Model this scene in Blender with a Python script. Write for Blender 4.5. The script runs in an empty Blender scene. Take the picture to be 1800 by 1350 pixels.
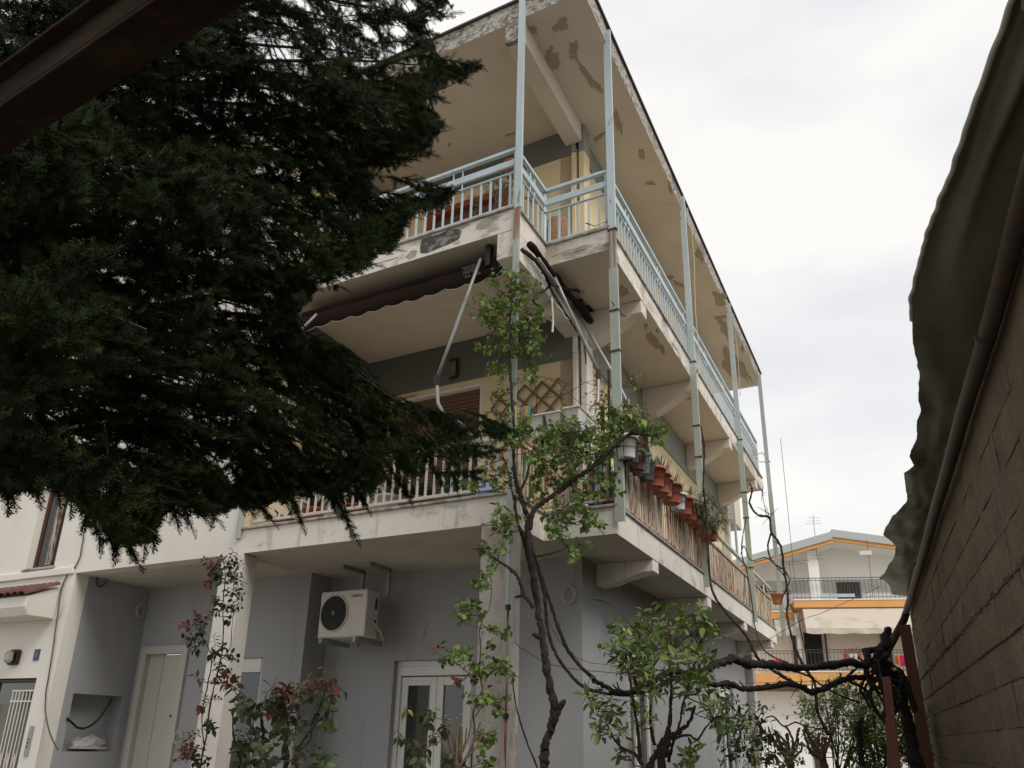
import bpy, bmesh, math, random
import numpy as np
from mathutils import Vector, Matrix, Quaternion, noise
random.seed(7); np.random.seed(7)
rad = math.radians
SC = bpy.context.scene
COL = SC.collection
# ------------------------------------------------------------ camera
CAMLOC = Vector((0, 0, 1.6))
def cam_rot():
    a, b, c = rad(-24.4557), rad(22.3968), rad(1.3054)
    f = Vector((math.sin(a)*math.cos(b), math.cos(a)*math.cos(b), math.sin(b)))
    r = Vector((math.cos(a), -math.sin(a), 0)); u = r.cross(f)
    return r*math.cos(c)+u*math.sin(c), -r*math.sin(c)+u*math.cos(c), f
CR, CU, CF = cam_rot()
FPX = 1504.72
cam = bpy.data.cameras.new('camera'); camo = bpy.data.objects.new('camera', cam); COL.objects.link(camo)
cam.sensor_width = 36; cam.lens = 36*FPX/1800; cam.clip_end = 2000; cam.clip_start = 0.05
Mx = Matrix((CR, CU, -CF)).transposed().to_4x4(); Mx.translation = CAMLOC; camo.matrix_world = Mx
SC.camera = camo
# ------------------------------------------------------------ sky, sun, exposure
W = bpy.data.worlds.new('World'); SC.world = W; W.use_nodes = True
nt = W.node_tree; nt.nodes.clear()
def N(nt, t, **k):
    n = nt.nodes.new(t)
    for a, v in k.items(): setattr(n, a, v)
    return n
SUN_AZ, SUN_EL = rad(119), rad(44)
sky = N(nt, 'ShaderNodeTexSky', sky_type='NISHITA', sun_disc=False, sun_elevation=SUN_EL, sun_rotation=SUN_AZ)
tc = N(nt, 'ShaderNodeTexCoord'); mp = N(nt, 'ShaderNodeMapping'); mp.inputs['Scale'].default_value = (1.2, 1.2, 3.2)
ns = N(nt, 'ShaderNodeTexNoise'); ns.inputs['Scale'].default_value = 1.7; ns.inputs['Detail'].default_value = 6; ns.inputs['Roughness'].default_value = .5
cr = N(nt, 'ShaderNodeValToRGB'); e = cr.color_ramp.elements
e[0].position = .36; e[0].color = (6.2, 6.35, 6.75, 1); e[1].position = .60; e[1].color = (8.1, 7.9, 7.6, 1)
mx = N(nt, 'ShaderNodeMix', data_type='RGBA'); mx.inputs[0].default_value = .93
bg = N(nt, 'ShaderNodeBackground'); bg.inputs[1].default_value = .1
ou = N(nt, 'ShaderNodeOutputWorld')
L = nt.links.new
L(tc.outputs['Generated'], mp.inputs[0]); L(mp.outputs[0], ns.inputs['Vector']); L(ns.outputs['Fac'], cr.inputs[0])
L(sky.outputs[0], mx.inputs[6]); L(cr.outputs[0], mx.inputs[7]); L(mx.outputs[2], bg.inputs[0]); L(bg.outputs[0], ou.inputs[0])
sl = bpy.data.lights.new('sun', 'SUN'); sl.energy = 1.5; sl.angle = rad(25); sl.color = (1, .96, .9)
so = bpy.data.objects.new('sun', sl); COL.objects.link(so)
sd = Vector((math.sin(SUN_AZ)*math.cos(SUN_EL), math.cos(SUN_AZ)*math.cos(SUN_EL), math.sin(SUN_EL)))
so.rotation_euler = sd.to_track_quat('Z', 'Y').to_euler(); so.location = (10, -10, 30)
vs = SC.view_settings; vs.view_transform = 'Standard'; vs.look = 'None'; vs.exposure = 0.38; vs.gamma = 1; vs.use_curve_mapping = False
SC.cycles.max_bounces = 6; SC.cycles.diffuse_bounces = 4; SC.cycles.transparent_max_bounces = 8

# ------------------------------------------------------------ coordinate helpers
def ray(x, y):
    return CR*((x-900)/FPX) + CU*(-(y-675)/FPX) + CF
def proj(p):
    q = Vector(p)-CAMLOC; d = q.dot(CF)
    if d < .05: return (-9999, -9999)
    return (900+FPX*q.dot(CR)/d, 675-FPX*q.dot(CU)/d)
def atD(x, y, D):
    r = ray(x, y); return CAMLOC + r*(D/math.hypot(r.x, r.y))
def atZ(x, y, z):
    r = ray(x, y); return CAMLOC + r*((z-1.6)/r.z)
class Frame:
    def __init__(s, O, a, b): s.O = Vector(O); s.a = Vector(a); s.b = Vector(b)
    def P(s, a, b, z): return s.O + s.a*a + s.b*b + Vector((0, 0, z))
    def sol(s, x, y, **k):
        r = ray(x, y); n, v = list(k.items())[0]
        A = np.zeros((4, 4)); A[:3, 0] = r; A[:3, 1] = -np.array(s.a); A[:3, 2] = -np.array(s.b); A[2, 3] = -1
        A[3, {'a': 1, 'b': 2, 'z': 3}[n]] = 1
        q = np.linalg.solve(A, np.append(np.array(s.O-CAMLOC), v)); return q[1], q[2], q[3]
    def at(s, x, y, **k): return s.P(*s.sol(x, y, **k))
DD = -0.118120434
B = Frame((7.4*math.sin(rad(-24.45)), 7.4*math.cos(rad(-24.45)), 0), (math.cos(DD), math.sin(DD), 0), (0, 1, 0))
AX = math.atan2(B.a.y, B.a.x)
# ------------------------------------------------------------ object helpers
WL = {}
def tag(o, label=None, cat=None, group=None, kind=None):
    if label: o['label'] = label
    if cat: o['category'] = cat
    if group: o['group'] = group
    if kind: o['kind'] = kind
    return o
def thing(name, label, cat, loc=(0, 0, 0), group=None):
    o = bpy.data.objects.new(name, None); o.empty_display_size = .2; COL.objects.link(o); o.location = loc
    WL[o] = Vector(loc); return tag(o, label, cat, group)
def link(name, me, parent=None, loc=(0, 0, 0), rot=None, scale=None):
    o = bpy.data.objects.new(name, me); COL.objects.link(o)
    base = Vector((0, 0, 0))
    if parent is not None: o.parent = parent; base = WL[parent]
    q = rot if rot is not None else Quaternion()
    if not isinstance(q, Quaternion): q = Quaternion((0, 0, 1), q)
    s = scale if scale is not None else (1, 1, 1)
    if isinstance(s, (int, float)): s = (s, s, s)
    o.matrix_basis = Matrix.LocRotScale(Vector(loc)-base, q, Vector(s))
    WL[o] = Vector(loc); return o
class MB:
    def __init__(s): s.v = []; s.f = []; s.m = []
    def add(s, vs, fs, mi=0):
        n = len(s.v); s.v += [tuple(v) for v in vs]; s.f += [tuple(i+n for i in f) for f in fs]; s.m += [mi]*len(fs)
    def hexa(s, c, mi=0):
        s.add(c, [(3, 2, 1, 0), (4, 5, 6, 7), (0, 1, 5, 4), (1, 2, 6, 5), (2, 3, 7, 6), (3, 0, 4, 7)], mi); return s
    def box(s, F, a0, a1, b0, b1, z0, z1, mi=0):
        return s.hexa([F.P(a0, b0, z0), F.P(a1, b0, z0), F.P(a1, b1, z0), F.P(a0, b1, z0), F.P(a0, b0, z1), F.P(a1, b0, z1), F.P(a1, b1, z1), F.P(a0, b1, z1)], mi)
    def prism(s, pts, z0, z1, mi=0):
        n = len(pts); s.add([(p[0], p[1], z0) for p in pts]+[(p[0], p[1], z1) for p in pts],
            [tuple(range(n-1, -1, -1)), tuple(range(n, 2*n))]+[(i, (i+1) % n, n+(i+1) % n, n+i) for i in range(n)], mi); return s
    def tube(s, path, r, n=6, cap=True, mi=0):
        path = [Vector(p) for p in path]; k = len(path)
        if not isinstance(r, (list, tuple)): r = [r]*k
        rings = []; up = Vector((0, 0, 1)); prev = None
        for i, p in enumerate(path):
            t = (path[min(i+1, k-1)]-path[max(i-1, 0)])
            if t.length < 1e-9: t = Vector((0, 0, 1))
            t.normalize()
            if prev is None:
                x = t.cross(up if abs(t.z) < .95 else Vector((1, 0, 0))).normalized()
            else:
                x = prev - t*prev.dot(t)
                x = x.normalized() if x.length > 1e-6 else t.orthogonal().normalized()
            prev = x; y = t.cross(x)
            rings.append([p+(x*math.cos(2*math.pi*j/n)+y*math.sin(2*math.pi*j/n))*r[i] for j in range(n)])
        vs = [v for q in rings for v in q]; fs = []
        for i in range(k-1):
            for j in range(n): fs.append((i*n+j, i*n+(j+1) % n, (i+1)*n+(j+1) % n, (i+1)*n+j))
        if cap: fs += [tuple(range(n-1, -1, -1)), tuple((k-1)*n+j for j in range(n))]
        s.add(vs, fs, mi); return s
    def lathe(s, c, prof, n=16, mi=0, axis=None):
        c = Vector(c); q = Quaternion() if axis is None else Vector((0, 0, 1)).rotation_difference(Vector(axis))
        vs = []
        for r, z in prof:
            for j in range(n): vs.append(c+q @ Vector((r*math.cos(2*math.pi*j/n), r*math.sin(2*math.pi*j/n), z)))
        fs = [(i*n+j, i*n+(j+1) % n, (i+1)*n+(j+1) % n, (i+1)*n+j) for i in range(len(prof)-1) for j in range(n)]
        fs += [tuple(range(n-1, -1, -1)), tuple((len(prof)-1)*n+j for j in range(n))]
        s.add(vs, fs, mi); return s
    def mesh(s, name, mat, off=(0, 0, 0), smooth=False):
        me = bpy.data.meshes.new(name); ox, oy, oz = off
        me.from_pydata([(v[0]-ox, v[1]-oy, v[2]-oz) for v in s.v], [], s.f)
        for m in (mat if isinstance(mat, (list, tuple)) else [mat]): me.materials.append(m)
        if any(s.m): me.polygons.foreach_set('material_index', s.m)
        if smooth: me.polygons.foreach_set('use_smooth', [True]*len(s.f))
        me.update(); return me
    def build(s, name, mat, parent=None, smooth=False, bevel=0, label=None, cat=None, kind=None, group=None):
        off = WL[parent] if parent is not None else Vector((0, 0, 0))
        o = link(name, s.mesh(name, mat, off, smooth), parent, off)
        if bevel:
            b = o.modifiers.new('bevel', 'BEVEL'); b.width = bevel; b.segments = 1; b.limit_method = 'ANGLE'; b.angle_limit = .6
        return tag(o, label, cat, group, kind)
# ------------------------------------------------------------ materials
def M(name, col, rough=.75, layers=(), bump=(30, .3, .004), metal=0, rnd=False, var=0, trans=0, spec=.4):
    """layers: (colour, (sx,sy,sz), lo, hi, fac[, (z0,z1)]) mixed over the base by noise"""
    m = bpy.data.materials.new(name); m.use_nodes = True; nt = m.node_tree; nt.nodes.clear(); L = nt.links.new
    out = N(nt, 'ShaderNodeOutputMaterial'); p = N(nt, 'ShaderNodeBsdfPrincipled')
    p.inputs['Roughness'].default_value = rough; p.inputs['Metallic'].default_value = metal; p.inputs['Specular IOR Level'].default_value = spec
    tc = N(nt, 'ShaderNodeTexCoord'); vec = tc.outputs['Object']; oi = N(nt, 'ShaderNodeObjectInfo')
    if rnd:
        ad = N(nt, 'ShaderNodeVectorMath', operation='MULTIPLY_ADD'); ad.inputs[1].default_value = (31, 17, 23)
        cb = N(nt, 'ShaderNodeCombineXYZ')
        for i in range(3): L(oi.outputs['Random'], cb.inputs[i])
        L(cb.outputs[0], ad.inputs[0]); L(vec, ad.inputs[2]); vec = ad.outputs[0]
    cur = None
    def mixin(fac_sock, color, first):
        x = N(nt, 'ShaderNodeMix', data_type='RGBA'); L(fac_sock, x.inputs[0])
        if first is None: x.inputs[6].default_value = (*col, 1)
        else: L(first, x.inputs[6])
        x.inputs[7].default_value = (*color, 1); return x.outputs[2]
    for i, ly in enumerate(layers):
        c, sc_, lo, hi, fac = ly[:5]
        mp = N(nt, 'ShaderNodeMapping'); mp.inputs['Scale'].default_value = sc_; mp.inputs['Location'].default_value = (i*3.1, i*1.7, i*5.3)
        nz = N(nt, 'ShaderNodeTexNoise'); nz.inputs['Scale'].default_value = 1; nz.inputs['Detail'].default_value = 8; nz.inputs['Roughness'].default_value = .62
        L(vec, mp.inputs[0]); L(mp.outputs[0], nz.inputs['Vector'])
        mr = N(nt, 'ShaderNodeMapRange'); mr.inputs[1].default_value = lo; mr.inputs[2].default_value = hi; mr.inputs[4].default_value = fac
        L(nz.outputs['Fac'], mr.inputs[0]); f = mr.outputs[0]
        if len(ly) > 5:
            sp = N(nt, 'ShaderNodeSeparateXYZ'); L(tc.outputs['Object'], sp.inputs[0])
            mz = N(nt, 'ShaderNodeMapRange'); mz.inputs[1].default_value, mz.inputs[2].default_value = ly[5]; L(sp.outputs[2], mz.inputs[0])
            mu = N(nt, 'ShaderNodeMath', operation='MULTIPLY'); L(f, mu.inputs[0]); L(mz.outputs[0], mu.inputs[1]); f = mu.outputs[0]
        cur = mixin(f, c, cur)
    if var:
        hs = N(nt, 'ShaderNodeHueSaturation'); ge = N(nt, 'ShaderNodeNewGeometry')
        ad = N(nt, 'ShaderNodeMath', operation='ADD'); L(oi.outputs['Random'], ad.inputs[0]); L(ge.outputs['Random Per Island'], ad.inputs[1])
        fr = N(nt, 'ShaderNodeMath', operation='FRACT'); L(ad.outputs[0], fr.inputs[0])
        mr = N(nt, 'ShaderNodeMapRange'); mr.inputs[3].default_value = 1-var; mr.inputs[4].default_value = 1+var; L(fr.outputs[0], mr.inputs[0])
        L(mr.outputs[0], hs.inputs['Value'])
        mh = N(nt, 'ShaderNodeMapRange'); mh.inputs[3].default_value = .5+.05*var; mh.inputs[4].default_value = .5-.05*var; L(fr.outputs[0], mh.inputs[0]); L(mh.outputs[0], hs.inputs['Hue'])
        if cur is None: hs.inputs['Color'].default_value = (*col, 1)
        else: L(cur, hs.inputs['Color'])
        cur = hs.outputs[0]
    if cur is None: p.inputs['Base Color'].default_value = (*col, 1)
    else: L(cur, p.inputs['Base Color'])
    if bump:
        nz = N(nt, 'ShaderNodeTexNoise'); nz.inputs['Scale'].default_value = bump[0]; nz.inputs['Detail'].default_value = 5; L(vec, nz.inputs['Vector'])
        b = N(nt, 'ShaderNodeBump'); b.inputs['Strength'].default_value = bump[1]; b.inputs['Distance'].default_value = bump[2]
        L(nz.outputs['Fac'], b.inputs['Height']); L(b.outputs[0], p.inputs['Normal'])
    sh = p.outputs[0]
    if trans:
        tr = N(nt, 'ShaderNodeBsdfTranslucent')
        if cur is None: tr.inputs[0].default_value = (*col, 1)
        else: L(cur, tr.inputs[0])
        ms = N(nt, 'ShaderNodeMixShader'); ms.inputs[0].default_value = trans; L(sh, ms.inputs[1]); L(tr.outputs[0], ms.inputs[2]); sh = ms.outputs[0]
    L(sh, out.inputs[0]); return m
K = {}
K['fascia'] = M('painted_concrete', (.72, .67, .60), .85, [((.45, .41, .35), (1.2, 1.2, 1.6), .45, .62, .8), ((.36, .33, .28), (3, 3, 5), .55, .6, .7), ((.085, .08, .078), (.9, .9, 2.6), .54, .64, .9), ((.30, .24, .17), (9, 9, 1.2), .6, .75, .5)], (26, .5, .01))
K['fascia_low'] = M('painted_concrete_clean', (.75, .705, .64), .85, [((.58, .53, .46), (1.2, 1.2, 1.6), .45, .7, .6), ((.15, .135, .11), (9, 9, 1.0), .56, .74, .75), ((.33, .29, .23), (2.5, 2.5, 4), .58, .66, .6)], (26, .4, .008))
K['roof_edge'] = M('lichen_concrete', (.44, .41, .36), .95, [((.13, .12, .11), (14, 14, 20), .48, .58, .85), ((.06, .055, .05), (2.2, 2.2, 4), .52, .68, .85), ((.62, .60, .56), (22, 22, 9), .6, .66, .5)], (40, .9, .02))
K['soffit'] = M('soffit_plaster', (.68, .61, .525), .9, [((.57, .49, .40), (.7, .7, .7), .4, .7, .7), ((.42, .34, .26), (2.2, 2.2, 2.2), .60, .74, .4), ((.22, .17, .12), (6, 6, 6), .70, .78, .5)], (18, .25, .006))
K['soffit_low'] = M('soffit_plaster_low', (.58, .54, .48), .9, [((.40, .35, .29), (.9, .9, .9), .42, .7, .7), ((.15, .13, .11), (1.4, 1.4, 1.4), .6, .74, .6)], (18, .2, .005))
K['patch'] = M('bare_render', (.41, .33, .25), .95, [((.36, .29, .22), (8, 8, 8), .4, .6, .6)], (60, .7, .006))
K['yellow'] = M('yellow_plaster', (.73, .60, .385), .85, [((.58, .44, .26), (.8, .8, .8), .4, .7, .6)], (60, .2, .003))
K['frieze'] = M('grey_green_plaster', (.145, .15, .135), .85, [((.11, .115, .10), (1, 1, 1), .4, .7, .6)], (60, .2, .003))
K['blue'] = M('blue_grey_render', (.36, .362, .368), .85, [((.31, .312, .318), (.6, .6, .6), .4, .7, .6), ((.25, .24, .23), (3, 3, .5), .54, .78, .6), ((.36, .365, .375), (1.5, 1.5, 1.5), .58, .7, .5)], (90, .5, .004))
K['white_wall'] = M('white_plaster', (.75, .71, .65), .9, [((.62, .56, .49), (.9, .9, .5), .45, .75, .7), ((.36, .27, .19), (3.5, 3.5, .35), .62, .78, .5)], (50, .25, .004))
K['pillar'] = M('weathered_pillar', (.47, .44, .40), .92, [((.32, .29, .25), (3, 3, 2), .45, .6, .8), ((.17, .15, .13), (5, 5, 2.5), .56, .7, .7), ((.30, .23, .15), (1.5, 1.5, 1.5), .6, .64, .6)], (30, .7, .012))
K['pillar_white'] = M('painted_pillar', (.68, .645, .59), .85, [((.47, .44, .40), (2, 2, 1), .45, .7, .6)], (50, .25, .004))
K['post'] = M('painted_post', (.47, .55, .585), .5, [((.34, .38, .38), (3, 3, .6), .4, .7, .7), ((.24, .12, .06), (14, 14, 4), .62, .69, .8)], (40, .15, .002))
K['post_low'] = M('painted_post_rust', (.43, .475, .42), .6, [((.28, .31, .27), (4, 4, .7), .4, .7, .8), ((.26, .12, .05), (9, 9, 2), .60, .70, .85)], (40, .25, .003))
K['rail'] = M('pale_blue_rail', (.48, .57, .615), .5, [((.38, .44, .46), (6, 6, 6), .4, .7, .6), ((.22, .11, .06), (22, 22, 12), .64, .7, .8)], (40, .2, .002), rnd=True)
K['rail_old'] = M('rusty_cream_rail', (.54, .46, .37), .7, [((.42, .30, .20), (14, 14, 3), .42, .6, .8), ((.19, .085, .04), (16, 16, 3.2), .47, .56, .95)], (60, .5, .004), rnd=True)
K['rail_white'] = M('chipped_white_rail', (.56, .53, .48), .7, [((.20, .12, .07), (16, 16, 4), .60, .67, .9)], (60, .4, .003), rnd=True)
K['rust'] = M('rusty_steel', (.12, .045, .022), .8, [((.06, .025, .015), (6, 6, 1.5), .4, .65, .8), ((.20, .085, .04), (20, 20, 6), .58, .7, .6)], (60, .5, .004))
K['beam'] = M('dark_rusty_beam', (.020, .0125, .009), .85, [((.05, .038, .025), (3, 9, 9), .5, .7, .6), ((.06, .02, .01), (14, 14, 14), .58, .66, .8)], (60, .4, .002), spec=.08)  # first noise layer puts a highlight into the colour, second is rust
K['shutter'] = M('brown_shutter', (.16, .085, .055), .6, [((.12, .06, .04), (3, 3, 9), .4, .7, .6)], (30, .1, .002), rnd=True)
K['redframe'] = M('red_brown_frame', (.26, .065, .03), .5)
K['pvc'] = M('white_pvc', (.68, .67, .64), .35, [((.55, .54, .51), (2, 2, 2), .5, .8, .5)], None)
K['glass'] = M('window_glass', (.03, .034, .036), .04, (), None, spec=.9)
K['white'] = M('white_metal', (.66, .62, .57), .45, [((.56, .51, .46), (3, 3, 3), .45, .75, .6)], None)
K['black'] = M('black_plastic', (.012, .012, .013), .5, (), None)
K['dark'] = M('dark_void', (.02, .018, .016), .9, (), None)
K['galv'] = M('galvanised_tube', (.34, .345, .34), .45, [((.20, .19, .18), (20, 20, 3), .5, .7, .6)], None, metal=.35)
K['awning'] = M('brown_awning', (.026, .017, .014), .85, [((.02, .013, .011), (3, 3, 3), .4, .7, .6)], (200, .3, .001), spec=.05)
K['cream'] = M('cream_trim', (.5, .46, .4), .8, (), None)
K['print'] = M('faded_print', (.18, .15, .14), .9, (), None)
K['bark'] = M('dark_bark', (.042, .030, .025), .95, [((.028, .02, .017), (9, 9, 3), .42, .6, .9), ((.09, .065, .05), (26, 26, 8), .62, .7, .6)], (45, 1.0, .02))
K['bark_wet'] = M('old_vine_bark', (.032, .024, .021), .85, [((.014, .011, .01), (9, 9, 3), .42, .6, .9), ((.07, .05, .042), (26, 26, 8), .64, .7, .6)], (45, 1.0, .02))
K['twig'] = M('twig_bark', (.11, .075, .05), .9, [((.05, .035, .025), (20, 20, 20), .4, .6, .8)], (80, .6, .004))
K['stub'] = M('pruned_wood', (.21, .145, .085), .9, [((.10, .068, .04), (12, 12, 4), .4, .6, .8)], (60, .9, .01))
K['needle'] = M('fir_needles', (.019, .029, .008), .75, [((.009, .015, .006), (2.5, 2.5, 2.5), .45, .6, .9), ((.048, .062, .014), (5, 5, 5), .56, .70, .9)], None, spec=.1)
K['firbark'] = M('fir_bark', (.05, .035, .028), .95, (), (40, .9, .01))
K['vine_leaf'] = M('vine_leaf', (.14, .215, .05), .5, (), None, var=.45, trans=.35)
K['citrus_leaf'] = M('citrus_leaf', (.16, .245, .055), .38, (), None, var=.55, trans=.3)
K['rose_leaf'] = M('rose_leaf', (.062, .092, .036), .45, (), None, var=.5, trans=.25)
K['rose_dark'] = M('dark_rose_leaf', (.032, .045, .03), .5, (), None, var=.5, trans=.1)
K['rose_red'] = M('young_red_leaf', (.16, .06, .035), .45, (), None, var=.5, trans=.3)
K['autumn'] = M('yellowing_leaf', (.20, .17, .05), .6, (), None, var=.5, trans=.3)
K['grass_leaf'] = M('strap_leaf', (.05, .10, .045), .45, (), None, var=.4, trans=.2)
K['succulent'] = M('grey_succulent', (.16, .19, .12), .7, (), None, var=.3)
K['spring_leaf'] = M('spring_shrub_leaf', (.21, .33, .085), .5, (), None, var=.4, trans=.4)
K['terracotta'] = M('terracotta_plastic', (.33, .085, .045), .5, [((.24, .06, .035), (9, 9, 9), .45, .65, .6)], None, rnd=True)
K['orange_pot'] = M('orange_clay', (.40, .14, .065), .6, [((.3, .1, .05), (9, 9, 9), .45, .65, .6)], None, rnd=True)
K['maroon'] = M('maroon_plastic', (.10, .028, .024), .4, (), None)
K['greenpot'] = M('green_plastic', (.075, .13, .115), .45, [((.05, .09, .08), (9, 9, 9), .45, .65, .6)], None)
K['blackpot'] = M('black_pot', (.025, .026, .028), .45, (), None)
K['whitepot'] = M('white_plastic', (.60, .58, .54), .45, [((.45, .42, .38), (7, 7, 7), .5, .7, .6)], None)
K['soil'] = M('potting_soil', (.03, .022, .016), .95, (), None)
K['wood'] = M('grey_lattice_wood', (.17, .12, .07), .85, (), (90, .5, .002), rnd=True)
K['bluebag'] = M('blue_plastic', (.03, .23, .60), .35, (), None)
K['bluebin'] = M('blue_barrel', (.035, .11, .24), .4, (), None)
K['hose'] = M('green_hose', (.05, .19, .08), .45, (), None)
K['hose_y'] = M('yellow_hose', (.30, .30, .06), .45, (), None)
K['cable'] = M('grey_cable', (.09, .085, .08), .7, (), None)
K['cable_w'] = M('white_cable', (.52, .50, .44), .6, (), None)
K['concrete'] = M('board_marked_concrete', (.165, .120, .080), .92, [((.11, .09, .068), (.9, .9, 2.5), .42, .66, .9), ((.24, .185, .13), (5, 5, .9), .52, .72, .7), ((.07, .055, .042), (7, 7, 2), .58, .7, .7), ((.27, .22, .165), (16, 16, 16), .64, .7, .6)], (26, 1.0, .02), rnd=True)
K['mortar'] = M('rough_joint', (.12, .098, .075), .98, [((.20, .165, .13), (30, 30, 30), .5, .6, .8)], (90, 1, .02))
K['sheet'] = M('galvanised_sheet', (.20, .20, .155), .45, [((.13, .125, .095), (1.2, 1.2, 1.2), .45, .65, .8), ((.30, .29, .26), (3, 3, 3), .60, .70, .4), ((.10, .07, .05), (7, 7, 7), .66, .72, .6)], (3.0, .3, .02), metal=.25)
K['pipe'] = M('old_gutter_pipe', (.07, .045, .036), .5, [((.05, .035, .03), (14, 14, 3), .45, .6, .8), ((.15, .12, .11), (22, 22, 4), .62, .72, .5)], (50, .6, .006), spec=.2)
K['rust_post'] = M('red_rust_post', (.13, .05, .028), .75, [((.09, .035, .02), (8, 8, 2), .42, .65, .9)], (60, .5, .004))
K['plank'] = M('red_brown_timber', (.19, .085, .055), .8, [((.14, .055, .035), (14, 14, 1.5), .4, .65, .8)], (50, .5, .004))
K['ground'] = M('garden_ground', (.30, .265, .22), .95, [((.17, .16, .11), (.8, .8, .8), .45, .6, .8)], (6, .8, .05))
K['house_white'] = M('white_house_plaster', (.88, .865, .83), .85, [((.82, .80, .76), (.5, .5, .5), .4, .7, .6)], (20, .1, .003))
K['house_cream'] = M('cream_house_plaster', (.80, .74, .63), .85, [((.72, .66, .55), (.5, .5, .5), .4, .7, .6)], (20, .1, .003))
K['orange'] = M('orange_band_paint', (.72, .37, .13), .8, [((.62, .31, .11), (1, 1, 1), .4, .7, .6)], None)
K['roof_pale'] = M('pale_roof_edge', (.42, .44, .42), .6, (), None)
K['door_brown'] = M('dark_brown_door', (.055, .032, .026), .6, (), None)
K['iron'] = M('dark_iron', (.07, .075, .07), .6, (), None)
K['awning_cream'] = M('cream_awning', (.58, .52, .44), .85, [((.30, .27, .18), (1.2, 1.2, 3), .5, .7, .6)], (60, .2, .01))
K['tile'] = M('red_roof_tile', (.15, .065, .048), .85, [((.08, .04, .03), (7, 7, 7), .45, .6, .8)], (40, .5, .005), rnd=True)
K['red'] = M('red_pipe', (.24, .02, .02), .6, [((.33, .31, .29), (40, 40, 2.5), .50, .56, .9)], None)
K['magenta'] = M('magenta_cloth', (.60, .03, .16), .8, (), None)
K['orange_cloth'] = M('orange_cloth', (.70, .17, .03), .8, (), None)
K['plate'] = M('blue_enamel', (.02, .035, .10), .35, (), None)
K['steel_plate'] = M('intercom_steel', (.34, .34, .34), .4, [((.2, .2, .2), (12, 12, 12), .5, .6, .6)], None, metal=.4)
K['lampglass'] = M('lamp_glass', (.34, .36, .32), .25, (), None)
K['bag'] = M('clear_plastic_bag', (.48, .47, .45), .35, (), (14, 1, .02))
K['flower'] = M('red_flower', (.45, .04, .05), .6, (), None, var=.3)
for i, c in enumerate([(.65, .5, .08), (.05, .35, .45), (.6, .12, .16), (.08, .3, .5), (.65, .25, .05)]): K['peg%d' % i] = M('peg_colour', c, .4, (), None)

# ============================================================ SETTING
g = MB(); g.add([(-400, -60, 0), (400, -60, 0), (400, 900, 0), (-400, 900, 0)], [(0, 1, 2, 3)])
g.build('ground', K['ground'], kind='structure')

# ============================================================ MAIN BUILDING
bld = thing('apartment_building', 'three storey apartment house with projecting corner balconies and peeling flat roof overhang', 'building', B.P(-3, 2, 0))
def box(name, mat, a0, a1, b0, b1, z0, z1, parent=None, bevel=.008, **k):
    if name == 'wall': bevel = 0
    return MB().box(B, a0, a1, b0, b1, z0, z1).build(name, K[mat], parent or bld, bevel=bevel, **k)
TW = 1.62; SG = .1                 # ground floor wall plane, side wall plane
# ground floor walls
box('wall', 'blue', -3.28, -2.24, TW, TW+.2, 0, 3.34)
box('wall', 'blue', -1.2, SG, TW, TW+.2, 0, 3.34)
box('wall', 'blue', -2.24, -1.2, TW, TW+.2, 2.36, 3.34, bevel=0)
box('wall', 'blue', -3.48, -3.28, 1.2, 1.8, 0, 3.34)
box('wall', 'blue', -3.9, -3.48, 1.2, 1.4, 0, 3.34, bevel=0)
box('wall', 'blue', -4.6, -3.9, 1.2, 1.4, 2.4, 3.34, bevel=0)
box('wall', 'blue', -4.6, -3.9, 1.2, 1.4, 0, .9, bevel=0)
box('wall', 'blue', -5.2, -4.6, 1.2, 1.4, 0, 3.34, bevel=0)
box('wall', 'blue', -6.17, -5.2, 1.2, 1.4, 2.58, 3.34, bevel=0)
box('wall', 'blue', -6.17, -6.08, 1.2, 1.4, 0, 2.58, bevel=0)
# side wall of the recess with its niche
box('wall', 'blue', -6.4, -6.17, .2, .32, 0, 3.34)
box('wall', 'blue', -6.4, -6.172, 1.08, 1.4, 0, 3.34, bevel=0)
box('wall', 'blue', -6.4, -6.172, .32, 1.08, 1.97, 3.34, bevel=0)
box('wall', 'blue', -6.4, -6.172, .32, 1.08, 0, 1.33, bevel=0)
box('niche_back', 'blue', -6.44, -6.38, .3, 1.1, 1.3, 2.0, bevel=0)
# left ground wall with the entrance
box('wall', 'white_wall', -6.5, -6.17, 0, .2, 0, 3.34)
box('wall', 'white_wall', -7.6, -6.5, 0, .2, 2.13, 3.34, bevel=0)
box('wall', 'white_wall', -12, -7.6, 0, .2, 0, 3.34, bevel=0)
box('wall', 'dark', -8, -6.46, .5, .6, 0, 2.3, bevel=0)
# side wall ground floor with two windows
box('wall', 'blue', SG-.2, SG, TW+.2, 3.08, 0, 3.34, bevel=0)
box('wall', 'blue', SG-.2, SG, 3.08, 4.2, 2.62, 3.34, bevel=0)
box('wall', 'blue', SG-.2, SG, 3.08, 4.2, 0, 1.15, bevel=0)
box('wall', 'blue', SG-.2, SG, 4.2, 8.3, 0, 3.34, bevel=0)
box('wall', 'blue', SG-.2, SG, 8.3, 9.5, 2.5, 3.34, bevel=0)
box('wall', 'blue', SG-.2, SG, 8.3, 9.5, 0, 1.0, bevel=0)
box('wall', 'blue', SG-.2, SG, 9.5, 10.9, 0, 3.34, bevel=0)
box('column', 'pillar', -.05, .25, 10.92, 11.2, 0, 3.34)
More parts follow.
